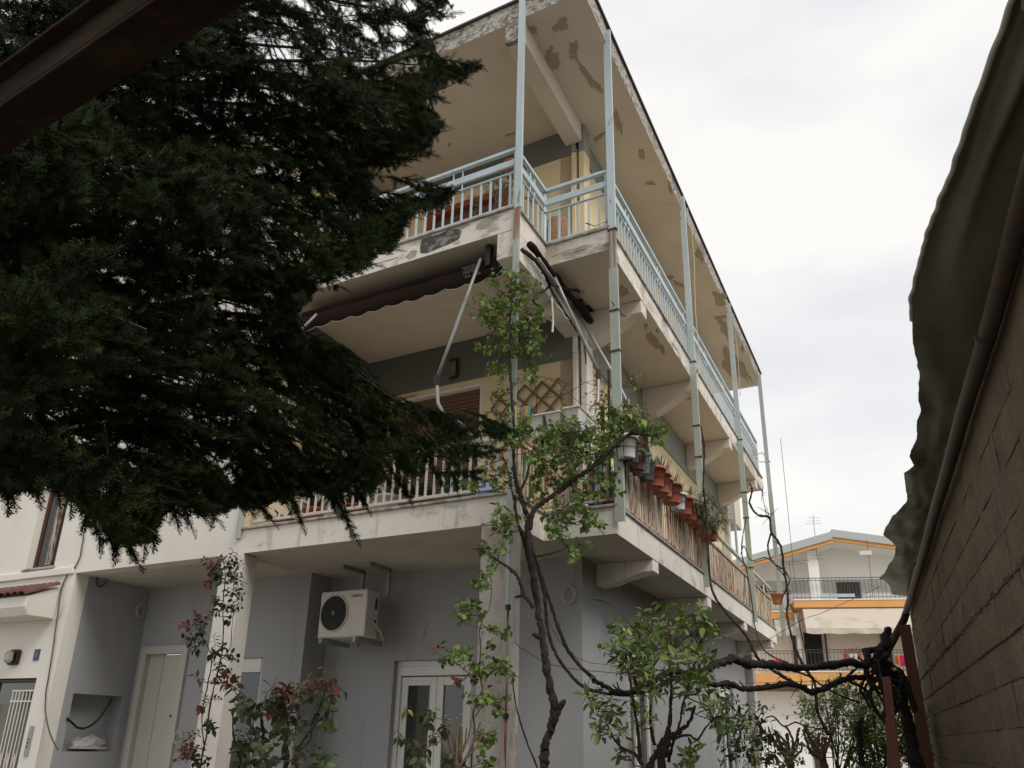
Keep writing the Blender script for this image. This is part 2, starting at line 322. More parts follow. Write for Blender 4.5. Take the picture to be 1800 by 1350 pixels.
# first floor closed volume at the left, flush with the facade
x0, _, z0 = B.sol(48, 1000, b=0); x1, _, _ = B.sol(102, 1000, b=0)
WX0, WX1, WZ0, WZ1 = -7.28, -6.66, 3.46, 4.78
box('wall', 'white_wall', WX1, -3.38, 0, .2, 3.34, 9.13, bevel=.01)
box('wall', 'white_wall', -12, WX0, 0, .2, 3.34, 9.13, bevel=0)
box('wall', 'white_wall', WX0, WX1, 0, .2, WZ1, 9.13, bevel=0)
box('wall', 'white_wall', WX0, WX1, 0, .2, 3.34, WZ0, bevel=0)
box('ledge', 'white_wall', -12, -6.2, -.035, 0, 3.33, 3.42)
box('wall', 'white_wall', -3.58, -3.38, .2, 2.3, 3.62, 6.35, bevel=0)
box('wall', 'white_wall', -3.58, -3.38, .2, 2.3, 6.62, 9.13, bevel=0)
# loggia side wall, dark frieze above, yellow below
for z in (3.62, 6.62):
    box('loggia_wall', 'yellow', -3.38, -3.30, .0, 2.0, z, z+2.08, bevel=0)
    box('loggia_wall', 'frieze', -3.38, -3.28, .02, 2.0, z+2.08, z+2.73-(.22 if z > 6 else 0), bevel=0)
# upper walls
def openwall(mat, a0, a1, b0, b1, z0, z1, ops):
    """front wall with openings (a0,a1,ztop) reaching the floor"""
    cur = a0
    for o0, o1, zt in ops:
        box('wall', mat, cur, o0, b0, b1, z0, z1, bevel=0)
        if zt < z1: box('wall', mat, o0, o1, b0, b1, zt, z1, bevel=0)
        cur = o1
    box('wall', mat, cur, a1, b0, b1, z0, z1, bevel=0)
openwall('yellow', -3.3, -.12, 2.0, 2.2, 3.59, 5.78, [(-2.9, -1.4, 5.72)])
openwall('yellow', -3.3, -.12, 2.0, 2.2, 6.6, 8.72, [(-2.45, -1.1, 8.55)])
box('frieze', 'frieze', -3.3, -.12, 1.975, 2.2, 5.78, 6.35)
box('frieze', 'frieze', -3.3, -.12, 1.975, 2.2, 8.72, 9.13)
for (z0, zb, z1) in ((3.59, 5.85, 6.35), (6.6, 8.78, 9.13)):
    if z0 < 5:
        box('wall', 'yellow', -.3, -.05, 2.0, 3.6, z0, zb, bevel=0)
        box('wall', 'yellow', -.3, -.05, 3.6, 4.9, z0, 4.6, bevel=0)
        box('wall', 'yellow', -.3, -.05, 4.9, 10.6, z0, zb, bevel=0)
    else: box('wall', 'yellow', -.3, -.05, 2.0, 10.6, z0, zb, bevel=0)
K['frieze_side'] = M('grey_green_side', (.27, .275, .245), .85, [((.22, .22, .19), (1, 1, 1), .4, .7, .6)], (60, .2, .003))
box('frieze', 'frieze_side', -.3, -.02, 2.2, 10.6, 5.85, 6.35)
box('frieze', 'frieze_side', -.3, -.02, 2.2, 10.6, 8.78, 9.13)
# corner columns with a groove
for (z0, zb, z1) in ((3.59, 5.82, 6.35), (6.6, 8.72, 9.13)):
    cm = 'white_wall' if z0 < 5 else 'yellow'
    box('corner_column', cm, -.12, -.06, 1.96, 2.2, z0, zb); box('corner_column', cm, -.02, .06, 1.98, 2.2, z0, zb)
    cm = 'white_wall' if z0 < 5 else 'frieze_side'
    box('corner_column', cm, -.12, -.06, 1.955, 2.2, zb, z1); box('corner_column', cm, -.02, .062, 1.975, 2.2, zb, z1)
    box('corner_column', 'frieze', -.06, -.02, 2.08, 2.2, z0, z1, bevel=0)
# end wall and far neighbour column
box('wall', 'white_wall', -6, -.3, 10.6, 10.8, 0, 9.1, bevel=0)
box('wall', 'white_wall', -6, -5.8, 2.2, 10.6, 0, 9.1, bevel=0)
box('rear_balcony', 'soffit', -1.5, .04, 11.6, 12.3, 5.9, 6.75)
box('corner_column', 'white_wall', -.2, .02, 10.85, 11.0, 3.6, 6.34)
box('downpipe', 'post', .02, .07, 11.4, 11.45, 2.0, 6.3)
# slabs
def slab(z0, z1, topmat, polys, mat):
    m = MB(); m.prism([B.P(a, b, 0) for a, b in polys], z0, z1); return m
def slab_obj(z0, z1, poly, mfas, msof, lip=True):
    pts = [B.P(a, b, 0) for a, b in poly]; m = MB(); n = len(pts)
    m.add([(p.x, p.y, z0) for p in pts]+[(p.x, p.y, z1) for p in pts], [tuple(range(n, 2*n))]+[(i, (i+1) % n, n+(i+1) % n, n+i) for i in range(n)], 0)
    m.add([(p.x, p.y, z0) for p in pts], [tuple(range(n-1, -1, -1))], 1)
    return m.build('balcony_slab' if lip else 'roof_slab', [K[mfas], K[msof]], bld)
P1 = [(-3.38, 0), (0, 0), (0, .82), (.76, .82), (.76, 10.9), (-.1, 10.9), (-.1, 2.15), (-3.38, 2.15)]
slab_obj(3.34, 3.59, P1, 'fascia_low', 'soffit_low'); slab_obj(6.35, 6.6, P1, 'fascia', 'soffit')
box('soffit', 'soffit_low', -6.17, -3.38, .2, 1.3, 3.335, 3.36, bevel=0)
def lip(z, mat, o=.025, h=.028):
    for a0, a1, b0, b1 in ((-3.38, o, -o, .05), (-.04, o, .05, .82-o), (-.04, .76+o, .82-o, .87), (.70, .76+o, .87, 10.92)):
        box('slab_edging', mat, a0, a1, b0, b1, z, z+h, bevel=.005)
K['edging'] = M('marble_edging', (.42, .38, .33), .7, [((.17, .14, .11), (8, 8, 8), .45, .6, .8)], (50, .6, .006))
lip(3.592, 'edging'); lip(6.602, 'edging')
slab_obj(9.13, 9.40, [(-12, 0), (.79, 0), (.79, 12.1), (-.9, 12.1), (-.9, 10.8), (-12, 10.8)], 'roof_edge', 'soffit', False)
K['flashing'] = M('roof_flashing', (.07, .06, .055), .8, (), (40, .5, .005))
box('roof_edging', 'flashing', -12, .82, -.03, .1, 9.402, 9.43, bevel=0); box('roof_edging', 'flashing', .7, .82, .1, 12.13, 9.402, 9.43, bevel=0)
# beams
box('beam', 'fascia', -.22, 0, .002, 1.97, 6.04, 6.35); box('beam', 'soffit', -.20, .03, .06, 1.97, 8.85, 9.13)
box('beam', 'roof_edge', -.20, .03, .002, .06, 8.85, 9.128)
box('column', 'pillar', -.29, 0, .003, .28, 0, 3.34, bevel=.012, label='weathered front pillar with peeling paint')
box('column', 'pillar_white', -3.60, -3.27, -.01, .22, 0, 3.338, bevel=.01)
def bracket(b0, b1, z1, dw, dt, tip, mat):
    m = MB(); w = -.02 if z1 > 5 else SG
    prof = [(w, z1), (tip, z1), (tip, z1-dt), (tip-.12, z1-dt-.0), (w+.2, z1-dw+.02), (w, z1-dw)]
    n = len(prof); m.add([B.P(a, b0, z) for a, z in prof]+[B.P(a, b1, z) for a, z in prof], [tuple(range(n)), tuple(range(2*n-1, n-1, -1))]+[(i, n+i, n+(i+1) % n, (i+1) % n) for i in range(n)])
    m.build('bracket', K[mat], bld, bevel=.01)
for i, b0 in enumerate((2.07, 4.72, 7.42, 10.2)):
    bracket(b0, b0+.22, 3.339, .24, .13, .757, 'fascia_low')
for i, b0 in enumerate((2.02, 4.62, 7.36, 10.0)):
    bracket(b0, b0+.22, 6.349, .42, .17, .757, 'soffit')
# patches of fallen plaster under the roof and slabs (their own thin relief)
def patch(cx, cy, rx, ry, z, ang=0, name='peeled_patch', mat='patch'):
    k = 46; pts = []; z = z-random.uniform(0, .003)
    for j in range(k):
        t = 2*math.pi*j/k; r = 1+.75*noise.noise(Vector((math.cos(t)*1.7+cx, math.sin(t)*1.7+cy, 0)))+.38*noise.noise(Vector((math.cos(t)*5+cx, math.sin(t)*5+cy, 4)))+random.uniform(-.07, .07)
        x = math.cos(t)*rx*r; y = math.sin(t)*ry*r
        pts.append(atZ(cx+x*math.cos(ang)-y*math.sin(ang), cy+x*math.sin(ang)+y*math.cos(ang), z))
    m = MB(); n = k; m.add([(p.x, p.y, z+.002) for p in pts]+[(p.x, p.y, z-.004) for p in pts], [tuple(range(n)), tuple(range(2*n-1, n-1, -1))]+[(i, n+i, n+(i+1) % n, (i+1) % n) for i in range(n)])
    m.build(name, K[mat], bld)
    if rx*ry > 60 and random.random() < .8 and name == 'peeled_patch' and ang < 9: patch(cx+random.uniform(-1, 1)*rx*1.3, cy+random.uniform(-1, 1)*ry*1.2, rx*.25, ry*.25, z-.002, 9.3, name, mat)
ZR = 9.128
for a in [(968, 105, 13, 22, .2), (935, 55, 12, 8, -.3), (1008, 88, 7, 14, .2), (1030, 130, 30, 5, 1.0), (1048, 150, 14, 4, .8), (985, 45, 14, 9, -.5), (1086, 215, 6, 22, -.25), (1055, 240, 12, 3, -.7),
          (1128, 270, 5, 10, 0), (1143, 322, 9, 3, .1), (1178, 330, 3, 12, -.3), (1230, 450, 5, 14, -.5), (1195, 500, 10, 4, .5), (1265, 525, 9, 14, -.5), (1276, 580, 7, 22, -.5), (1300, 645, 8, 28, -.6), (1178, 488, 6, 4, 0), (1285, 640, 12, 26, -.45), (1268, 558, 12, 3, -.2), (735, 190, 3, 2, 0), (895, 237, 10, 2, -.3), (790, 255, 3, 3, 0)]:
    patch(a[0], a[1], a[2], a[3], ZR, a[4])
for a in [(1030, 545, 12, 12, 0), (1093, 512, 8, 9, 0), (1150, 600, 7, 18, -.6), (1165, 615, 3, 8, -.4), (1135, 573, 3, 6, 0), (1020, 512, 8, 3, 0), (1210, 700, 14, 3, .1)]:
    patch(a[0], a[1], a[2], a[3], 6.349, a[4], mat='patch' if a[0] != 1030 else 'dark')

# ---- cracks in the render of the slabs and pillar
def crack(pts, mat='dark', r=.0035, b=-.001):
    p = [B.at(x, y, b=b) for x, y in pts]; q = []
    for i in range(len(p)-1):
        for k in range(4): q.append(p[i].lerp(p[i+1], k/4)+B.a*random.uniform(-.006, .006)+Vector((0, 0, random.uniform(-.006, .006))))
    q.append(p[-1]); MB().tube(q, [r*random.uniform(.5, 1.5) for _ in q], 4).build('crack', K[mat], bld)
crack([(846, 923), (862, 917), (875, 915), (886, 908), (893, 900)]); crack([(878, 950), (876, 975), (872, 1000)], r=.003); crack([(560, 500), (640, 470), (700, 452)], r=.003); crack([(730, 100), (790, 74), (840, 58)], r=.002)
crack([(1030, 393), (1045, 398), (1060, 392), (1068, 390)], b=.819, r=.005); crack([(970, 452), (1000, 440), (1030, 432)], b=.819, r=.002); crack([(1050, 925), (1060, 935), (1064, 945)], b=.819, r=.002)
def bare(pts, b=-.002, mat='patch'):
    p = [B.at(x+random.uniform(-1, 1), y+random.uniform(-1, 1), b=b) for x, y in pts]; n = len(p); f = B.b*.004; m = MB(); m.add(p+[q+f for q in p], [tuple(range(n)), tuple(range(2*n-1, n-1, -1))]+[(i, n+i, n+(i+1) % n, (i+1) % n) for i in range(n)]); m.build('peeled_patch', K[mat], bld)
K['bare_light'] = M('bare_render_light', (.40, .34, .265), .95, [((.30, .25, .19), (8, 8, 8), .45, .6, .6)], (60, .7, .006))
bare([(852, 935), (860, 926), (868, 930), (872, 942), (882, 952), (884, 962), (878, 966), (866, 964), (858, 967), (848, 966), (847, 955), (856, 948)], mat='bare_light')
K['soot'] = M('black_mould_stain', (.075, .07, .068), .95, [((.30, .28, .26), (9, 9, 14), .5, .6, .8)], (40, .6, .006))
bare([(742, 421), (752, 415), (770, 412), (790, 404), (806, 402), (812, 407), (806, 420), (790, 428), (768, 438), (752, 444), (740, 446), (738, 434)], mat='soot'); bare([(780, 404), (800, 396), (822, 392), (826, 396), (812, 402), (796, 405)], mat='bare_light')
bare([(712, 452), (724, 440), (734, 440), (730, 450), (718, 456)], mat='bare_light'); bare([(838, 394), (850, 388), (868, 386), (862, 396), (848, 402), (836, 404)], mat='bare_light')
# ---- steel posts
def cpost(a, b, z0, z1, w, mat, nm='steel_post', rust=False):
    m = MB(); m.box(B, a-w/2, a+w/2, b-.004, b+.002, z0, z1); m.box(B, a-w/2, a-w/2+.006, b+.002, b+.035, z0, z1); m.box(B, a+w/2-.006, a+w/2, b+.002, b+.035, z0, z1)
    return m.build(nm, K[mat], bld)
K['post_rusty'] = M('rust_streaked_post', (.36, .39, .34), .6, [((.25, .11, .05), (30, 30, 1.2), .42, .56, .95)], (40, .3, .003))
cpost(.03, -.03, 6.58, 9.62, .075, 'post'); cpost(.02, -.03, 6.2, 6.58, .062, 'post_rusty'); cpost(.02, -.03, 0, 6.2, .06, 'post_low')
cpost(.80, .80, 6.56, 9.3, .085, 'post'); cpost(.80, .80, 6.1, 6.56, .08, 'post_rusty'); cpost(.80, .80, 3.44, 6.1, .095, 'post_low')
for b, zt in ((4.5, 9.36), (8.17, 9.3), (11.72, 9.24)):
    cpost(.80, b, 6.5, zt, .085, 'post'); cpost(.80, b, 3.42, 6.5, .09, 'post_low')
cpost(-3.38, -.03, 3.5, 9.3, .07, 'post_low')
for b in (.8, 4.5, 8.17):
    for z in (6.56, 5.6, 5.15, 4.3): box('clamp', 'rust', .80-.052, .80+.052, b-.012, b+.04, z, z+.02, bevel=0)
# ---- railings
def unit_bar(name, w, d, h, mat):
    m = MB(); F0 = Frame((0, 0, 0), (1, 0, 0), (0, 1, 0)); m.box(F0, -w/2, w/2, -d/2, d/2, 0, h); return m.mesh(name, K[mat])
def railing(segs, bars, bal, base, spacing, matbar, name_label=None, skip=0):
    root = None
    m = MB()
    for (p, q) in segs:
        d = (q-p).normalized(); nrm = Vector((-d.y, d.x, 0)); F1 = Frame(p, d, nrm); Lg = (q-p).length
        for z0, z1, w in bars: m.box(F1, -.02, Lg+.02, -w/2, w/2, z0, z1)
    root = m.build('railing', K[matbar], bld, bevel=.003, label=name_label)
    for (p, q) in segs:
        Lg = (q-p).length; n = max(1, int(Lg/spacing)); ang = math.atan2((q-p).y, (q-p).x)
        for i in range(n):
            t = (i+.5)/n; P = p.lerp(q, t)
            o = link('baluster', bal, root, (P.x, P.y, base), ang+random.uniform(-.05, .05)+skip*random.uniform(-.2, .2))
    return root
ins = .03
U = [(B.P(-3.3, ins, 0), B.P(-.03, ins, 0)), (B.P(-.03, ins, 0), B.P(-.03, .85, 0)), (B.P(-.03, .85, 0), B.P(.70, .85, 0)), (B.P(.73, .85, 0), B.P(.73, 10.75, 0))]
barU = unit_bar('baluster', .022, .014, .42, 'rail')
r = railing(U, [(7.335, 7.375, .05), (7.155, 7.235, .03), (7.06, 7.078, .03), (6.655, 6.675, .03)], barU, 6.66, .118, 'rail', 'pale blue top floor railing with double upper bars')
m = MB()
for P in [U[0][0], U[1][0], U[2][0], U[3][0], U[3][1]]: m.tube([(P.x, P.y, 6.63), (P.x, P.y, 7.34)], .02, 4)
for s_, e_ in U:
    n = max(1, int((e_-s_).length/1.25))
    for i in range(n):
        for dx in (-.06, .06):
            P = s_.lerp(e_, (i+.55)/n) + (e_-s_).normalized()*dx; m.tube([(P.x, P.y, 7.07), (P.x, P.y, 7.34)], .008, 4)
m.build('rail_post', K['rail'], r)
Lf = [(B.P(-3.2, ins, 0), B.P(-.1, ins, 0))]
barL = unit_bar('baluster', .028, .008, .5, 'rail_white')
railing(Lf, [(4.13, 4.17, .04), (3.66, 3.69, .03)], barL, 3.67, .098, 'rail_white', 'chipped white first floor railing')
Ls = [(B.P(-.03, .12, 0), B.P(-.03, .85, 0)), (B.P(-.03, .85, 0), B.P(.70, .85, 0)), (B.P(.73, .87, 0), B.P(.73, 10.75, 0))]
barS = unit_bar('baluster', .052, .008, .5, 'rail_old')
railing(Ls, [(4.14, 4.175, .05), (3.66, 3.685, .03)], barS, 3.67, .088, 'rail_old', 'rust stained cream side railing', 1)
m = MB()
for b in np.arange(1.2, 10.6, 1.25):
    for db in (0, .09): P = B.P(.73, b+db, 0); m.tube([(P.x, P.y, 3.6), (P.x, P.y, 4.36 if b > 4.9 else 4.15)], .011, 4)
m.box(B, .71, .76, 4.9, 10.8, 4.34, 4.38)
m.build('upper_handrail', K['post_low'], bld)

# ---- openings
def slats(parent, F, a0, a1, b, z0, z1, h, mat, d=.012):
    L_ = (F.a*(a1-a0)).length; n = int((z1-z0)/h); me = MB(); F0 = Frame((0, 0, 0), (1, 0, 0), (0, 1, 0))
    me.add([(0, .004, 0), (L_, .004, 0), (L_, -d, h*.45), (0, -d, h*.45), (L_, .004, h*.93), (0, .004, h*.93)], [(0, 1, 2, 3), (3, 2, 4, 5)]); me = me.mesh('slat', K[mat])
    ang = math.atan2(F.a.y, F.a.x)
    for i in range(n):
        P = F.P(a0, b, z0+i*h); link('slat', me, parent, P, ang)
def door(name, a0, a1, b, z0, z1, mat, mframe, fw=.05, label=None):
    m = MB(); m.box(B, a0, a0+fw, b-.01, b+.1, z0, z1); m.box(B, a1-fw, a1, b-.01, b+.1, z0, z1); m.box(B, a0+fw, a1-fw, b-.01, b+.1, z1-fw, z1)
    return m.build(name, K[mframe], bld, bevel=.004, label=label)
# roller shutters upstairs
d = door('shutter_frame', -2.9, -1.4, 2.02, 3.6, 5.72, 'shutter', 'white_wall', .04); slats(d, B, -2.86, -1.44, 2.08, 3.62, 5.66, .05, 'shutter')
box('shutter_backing', 'shutter', -2.88, -1.42, 2.10, 2.14, 3.6, 5.7, bevel=0)
d = door('shutter_frame', -2.45, -1.1, 1.99, 6.63, 8.55, 'shutter', 'redframe', .09, 'red brown shutter frame'); slats(d, B, -2.36, -1.19, 2.07, 6.65, 8.44, .05, 'shutter')
box('shutter_backing', 'shutter', -2.4, -1.15, 2.10, 2.14, 6.6, 8.5, bevel=0)
FS = Frame(B.P(0, 0, 0), B.b, B.a)     # side frame: a runs back, b runs outward
m = MB().box(B, -.12, -.02, 3.58, 3.63, 4.6, 5.85).box(B, -.12, -.02, 4.87, 4.92, 4.6, 5.85).box(B, -.12, -.02, 3.63, 4.87, 5.8, 5.85)
d = m.build('shutter_frame', K['shutter'], bld); slats(d, FS, 3.63, 4.87, -.09, 4.6, 5.78, .05, 'shutter', -.012)
# glass balcony door on the ground floor
d = door('glass_door', -2.24, -1.2, TW+.08, 0, 2.36, 'pvc', 'pvc', .06, 'white framed glass door with shutter box')
MB().box(B, -2.18, -1.26, TW+.06, TW+.14, 2.2, 2.30).build('shutter_box', K['pvc'], d, bevel=.006)
for a0, a1 in ((-2.18, -1.70), (-1.70, -1.26)):
    f = MB().box(B, a0+.002, a0+.09, TW+.10, TW+.15, .05, 2.19).box(B, a1-.09, a1-.002, TW+.10, TW+.15, .05, 2.19).box(B, a0+.09, a1-.09, TW+.10, TW+.15, 2.1, 2.19).box(B, a0+.09, a1-.09, TW+.10, TW+.15, .05, .2).build('sash', K['pvc'], d, bevel=.004)
    MB().box(B, a0+.09, a1-.09, TW+.12, TW+.13, .2, 2.1).build('pane', K['glass'], d)
box('door_backing_board', 'blue', -2.24, -1.2, TW+.16, TW+.2, 0, 2.36, bevel=0)  # wall-coloured board closing the opening behind the door panes
# window behind the left pillar
d = MB().box(B, -4.6, -4.54, 1.25, 1.32, .9, 2.4).box(B, -3.96, -3.9, 1.25, 1.32, .9, 2.4).box(B, -4.54, -3.96, 1.24, 1.32, 2.24, 2.4).box(B, -4.54, -3.96, 1.25, 1.32, .9, .98).build('window', K['pvc'], bld, bevel=.004)
MB().box(B, -4.54, -3.96, 1.28, 1.29, .98, 2.24).build('pane', K['glass'], d)
# entrance panel door in the recess
K['doorpaint'] = M('cream_door', (.50, .47, .42), .55, (), None)
d = door('entrance_door', -6.08, -5.2, 1.17, 0, 2.58, 'white_wall', 'doorpaint', .10, 'cream panelled flat door standing ajar in pale frame')
MB().box(B, -5.98, -5.705, 1.24, 1.28, 0, 2.48).build('side_panel', K['doorpaint'], d, bevel=.004)
MB().box(B, -5.675, -5.3, 1.22, 1.27, 0, 2.47).build('door_leaf', K['doorpaint'], d, bevel=.004)
MB().box(B, -5.98, -5.3, 1.32, 1.36, 0, 2.48).build('gap_shadow', K['dark'], d)
P = B.P(-5.36, 1.21, 1.75); MB().lathe(P, [(.012, 0), (.014, .01), (.006, .02)], 8, axis=(0, -1, 0)).build('lock', K['black'], d)
# left entrance grille door
d = door('grille_door', -7.55, -6.52, .06, 0, 2.12, 'iron', 'iron', .03, 'dark glazed entrance door behind white bars')
MB().box(B, -7.52, -6.55, .12, .13, 0, 2.1).build('pane', K['glass'], d)
K['curtain'] = M('grey_curtain', (.22, .215, .19), .8, [((.12, .12, .10), (14, 14, .3), .4, .6, .8)], None)
m = MB()
for z in (1.98, 1.86): m.box(B, -7.0, -6.56, .035, .05, z, z+.018)
for i in range(7):
    a = -6.98+i*.07; P = B.P(a, .042, 0); m.tube([(P.x, P.y, .1), (P.x, P.y, 1.98)], .008, 4)
for i in range(3):
    a = -6.945+i*.14; p0 = B.P(a-.03, .042, 1.1); p1 = B.P(a, .042, 1.3); p2 = B.P(a+.03, .042, 1.1); m.tube([p0, p1, p2], .007, 4)
m.build('bar', K['white'], d); MB().box(B, -7.5, -6.56, .09, .10, .1, 1.84).build('curtain', K['curtain'], d)
# old window on the first floor, left
d = MB().box(B, WX0, WX0+.05, .10, .15, WZ0, WZ1).box(B, WX1-.05, WX1, .10, .15, WZ0, WZ1).box(B, WX0+.05, WX1-.05, .10, .15, WZ1-.06, WZ1).box(B, WX0+.05, WX1-.05, .09, .15, WZ0, WZ0+.05).build('window', K['rust'], bld, bevel=.004, label='old window with peeling wooden frame')
K['peelwood'] = M('peeling_wood', (.46, .41, .35), .9, [((.15, .07, .04), (20, 20, 4), .48, .56, .95)], (60, .9, .006))
MB().box(B, WX0+.29, WX0+.36, .08, .15, WZ0+.05, WZ1-.06).build('mullion', K['peelwood'], d, bevel=.004)
MB().box(B, WX0+.05, WX1-.05, .12, .125, WZ0+.05, WZ1-.06).build('pane', K['glass'], d)
box('sill', 'edging', WX0-.03, WX1+.03, -.04, .09, WZ0-.035, WZ0)
# side windows of the ground floor
for b0, b1, z0, z1 in ((3.08, 4.2, 1.15, 2.62), (8.3, 9.5, 1.0, 2.5)):
    m = MB().box(B, -.02, .04, b0, b0+.07, z0, z1).box(B, -.02, .04, b1-.07, b1, z0, z1).box(B, -.02, .05, b0+.07, b1-.07, z1-.2, z1).box(B, -.02, .04, b0+.07, b1-.07, z0, z0+.07).box(B, -.02, .04, (b0+b1)/2-.05, (b0+b1)/2+.05, z0+.07, z1-.2)
    d = m.build('window', K['pvc'], bld, bevel=.004, label='white framed ground floor side window'); MB().box(B, 0, .01, b0+.07, b1-.07, z0+.07, z1-.2).build('pane', K['glass'], d)
    box('sill', 'edging', .0, .14, b0-.04, b1+.04, z0-.04, z0)
# canopy with red tiles over the entrance
cy = [B.P(a, 0, 0) for a in (0,)]
m = MB()
prof = [(-.0, 3.20), (-.42, 3.02), (-.42, 2.90), (-.36, 2.80), (0, 2.80)]
n = len(prof); m.add([B.P(-6.42, b, z) for b, z in prof]+[B.P(-8.4, b, z) for b, z in prof], [tuple(range(n)), tuple(range(2*n-1, n-1, -1))]+[(i, n+i, n+(i+1) % n, (i+1) % n) for i in range(n)])
can = m.build('entrance_canopy', K['white_wall'], bld, bevel=.01)
tm = MB(); k = 7
tm.add([(math.cos(math.pi*j/k)*.075, 0, math.sin(math.pi*j/k)*.05) for j in range(k+1)]+[(math.cos(math.pi*j/k)*.06, .46, math.sin(math.pi*j/k)*.04) for j in range(k+1)]+
       [(math.cos(math.pi*j/k)*.062, 0, math.sin(math.pi*j/k)*.038) for j in range(k+1)], [(j, j+1, k+2+j, k+1+j) for j in range(k)]+[(j, 2*k+2+j, 2*k+3+j, j+1) for j in range(k)])
tm = tm.mesh('tile', K['tile'], smooth=True)
for i in range(14):
    P = B.P(-6.47-i*.135, -.47, 3.03); link('tile', tm, can, P, Quaternion((0, 0, 1), AX+random.uniform(-.04, .04)) @ Quaternion((1, 0, 0), .4))

# ============================================================ HOUSE BEHIND
wd = Vector((math.sin(rad(78)), math.cos(rad(78)), 0)); wb = Vector((-wd.y, wd.x, 0))
r_ = ray(1480, 1053); Ob = CAMLOC + r_*(41/math.hypot(r_.x, r_.y)); Ob.z = 0
H = Frame(Ob, wd, wb)
hs = thing('gabled_house', 'white gabled house with orange balcony bands seen beyond the vines', 'house', H.P(0, 5, 0))
def hb(name, mat, a0, a1, b0, b1, z0, z1, **k): return MB().box(H, a0, a1, b0, b1, z0, z1).build(name, K[mat], hs, **k)
aL = H.sol(1396, 1060, b=0)[0]; zt = H.sol(1480, 1053, b=0)[2]; zb = H.sol(1480, 1068, b=0)[2]; z2t = H.sol(1480, 1180, b=0)[2]; z2b = H.sol(1480, 1203, b=0)[2]
aR = 9.0
hb('wall', 'house_white', -8, 10, 1.6, 1.9, zt, 8.6)
hb('wall', 'house_cream', -8, 10, 1.6, 1.9, 0, zt, )
hb('balcony_slab', 'orange', aL, aR, 0, 1.6, zb+.02, zt-.04); hb('slab_edging', 'house_white', aL-.03, aR, -.03, 1.6, zt-.04, zt)
hb('balcony_slab', 'orange', -6.5, aL, .9, 1.6, zb-.35, zt-.42); hb('slab_edging', 'house_white', -6.5, aL-.04, .87, 1.6, zt-.42, zt-.38)
a2 = H.sol(1409, 1190, b=0)[0]
hb('balcony_slab', 'orange', a2, aR, 0, 1.6, z2b, z2t-.04); hb('slab_edging', 'house_white', a2, aR, -.03, 1.6, z2t-.04, z2t)
hb('balcony_slab', 'orange', -6.5, a2-.002, .05, 1.6, z2b-.05, z2t-.1)
hb('soffit', 'house_cream', a2, aR, .05, 1.6, z2b-.25, z2b-.002)
hb('wall', 'house_white', -6.5, 1.1, 1.2, 1.6, 0, z2b-.25)
# gable roof
ra, _, rz = H.sol(1462, 934, b=-.3); la, _, lz = H.sol(1290, 984, b=-.3); ea, _, ez = H.sol(1560, 947, b=-.3)
sl1 = (rz-lz)/(ra-la); sl2 = (ez-rz)/(ea-ra)
def roofpart(name, mat, A0, Z0, A1, Z1, th, b0, b1, dz=0):
    m = MB(); m.hexa([H.P(A0, b0, Z0+dz-th), H.P(A1, b0, Z1+dz-th), H.P(A1, b1, Z1+dz-th), H.P(A0, b1, Z0+dz-th), H.P(A0, b0, Z0+dz), H.P(A1, b0, Z1+dz), H.P(A1, b1, Z1+dz), H.P(A0, b1, Z0+dz)]); m.build(name, K[mat], hs)
A0 = ra-9; A1 = ra+9
roofpart('roof', 'roof_pale', A0, rz+sl1*(A0-ra), ra, rz, .34, -.3, 9); roofpart('roof', 'roof_pale', ra+.002, rz+.1, A1, rz+.1+sl2*(A1-ra), .34, -.3, 9)
roofpart('orange_trim', 'orange', A0, rz+sl1*(A0-ra), ra, rz, .16, -.22, -.05, -.341); roofpart('orange_trim', 'orange', ra+.002, rz+.1, A1, rz+.1+sl2*(A1-ra), .16, -.22, -.05, -.341)
roofpart('soffit', 'house_white', A0, rz+sl1*(A0-ra), ra, rz, .1, -.05, 6, -.345); roofpart('soffit', 'house_white', ra+.002, rz+.1, A1, rz+.1+sl2*(A1-ra), .1, -.05, 6, -.345)
m = MB(); m.add([H.P(A0, 1.6, rz+sl1*(A0-ra)-.34), H.P(ra, 1.6, rz-.34), H.P(A1, 1.6, rz+sl2*(A1-ra)-.25), H.P(A1, 1.6, 8), H.P(A0, 1.6, 8), H.P(A0, 1.9, rz+sl1*(A0-ra)-.34), H.P(ra, 1.9, rz-.34), H.P(A1, 1.9, rz+sl2*(A1-ra)-.25), H.P(A1, 1.9, 8), H.P(A0, 1.9, 8)], [(0, 1, 2, 3, 4)[::-1], (5, 6, 7, 8, 9)])
m.build('gable_wall', K['house_white'], hs)
c0 = H.sol(1427, 1053, b=.3)[0]; hb('column', 'house_white', c0, c0+.45, .3, .8, zt, rz+sl1*(c0-ra)-.42)
# openings
def hop(name, mat, x0, y0, x1, y1, b, dep=.06):
    a0, _, z1 = H.sol(x0, y0, b=b); a1, _, z0 = H.sol(x1, y1, b=b); return hb(name, mat, a0, a1, b-dep, b, z0, z1), (a0, a1, z0, z1)
o, q = hop('door', 'door_brown', 1470, 1024, 1514, 1052, 1.59)
m = MB(); a0, a1, z0, z1 = q
for i in range(8):
    x = a0+(a1-a0)*(i+.5)/8; m.box(H, x-.03, x+.03, 1.5, 1.528, z0+.1, z1-.1)
m.build('door_slat', K['iron'], o)
hop('door', 'door_brown', 1337, 1030, 1348, 1052, 1.59)
hop('door', 'door_brown', 1391, 1112, 1404, 1180, 1.59)
o, q = hop('doorway', 'dark', 1412, 1112, 1450, 1176, 1.585)
o2, q2 = hop('door', 'door_brown', 1448, 1112, 1458, 1176, 1.57)
hop('door', 'door_brown', 1546, 1110, 1572, 1178, 1.59); hop('door', 'door_brown', 1430, 1318, 1452, 1372, 1.19)
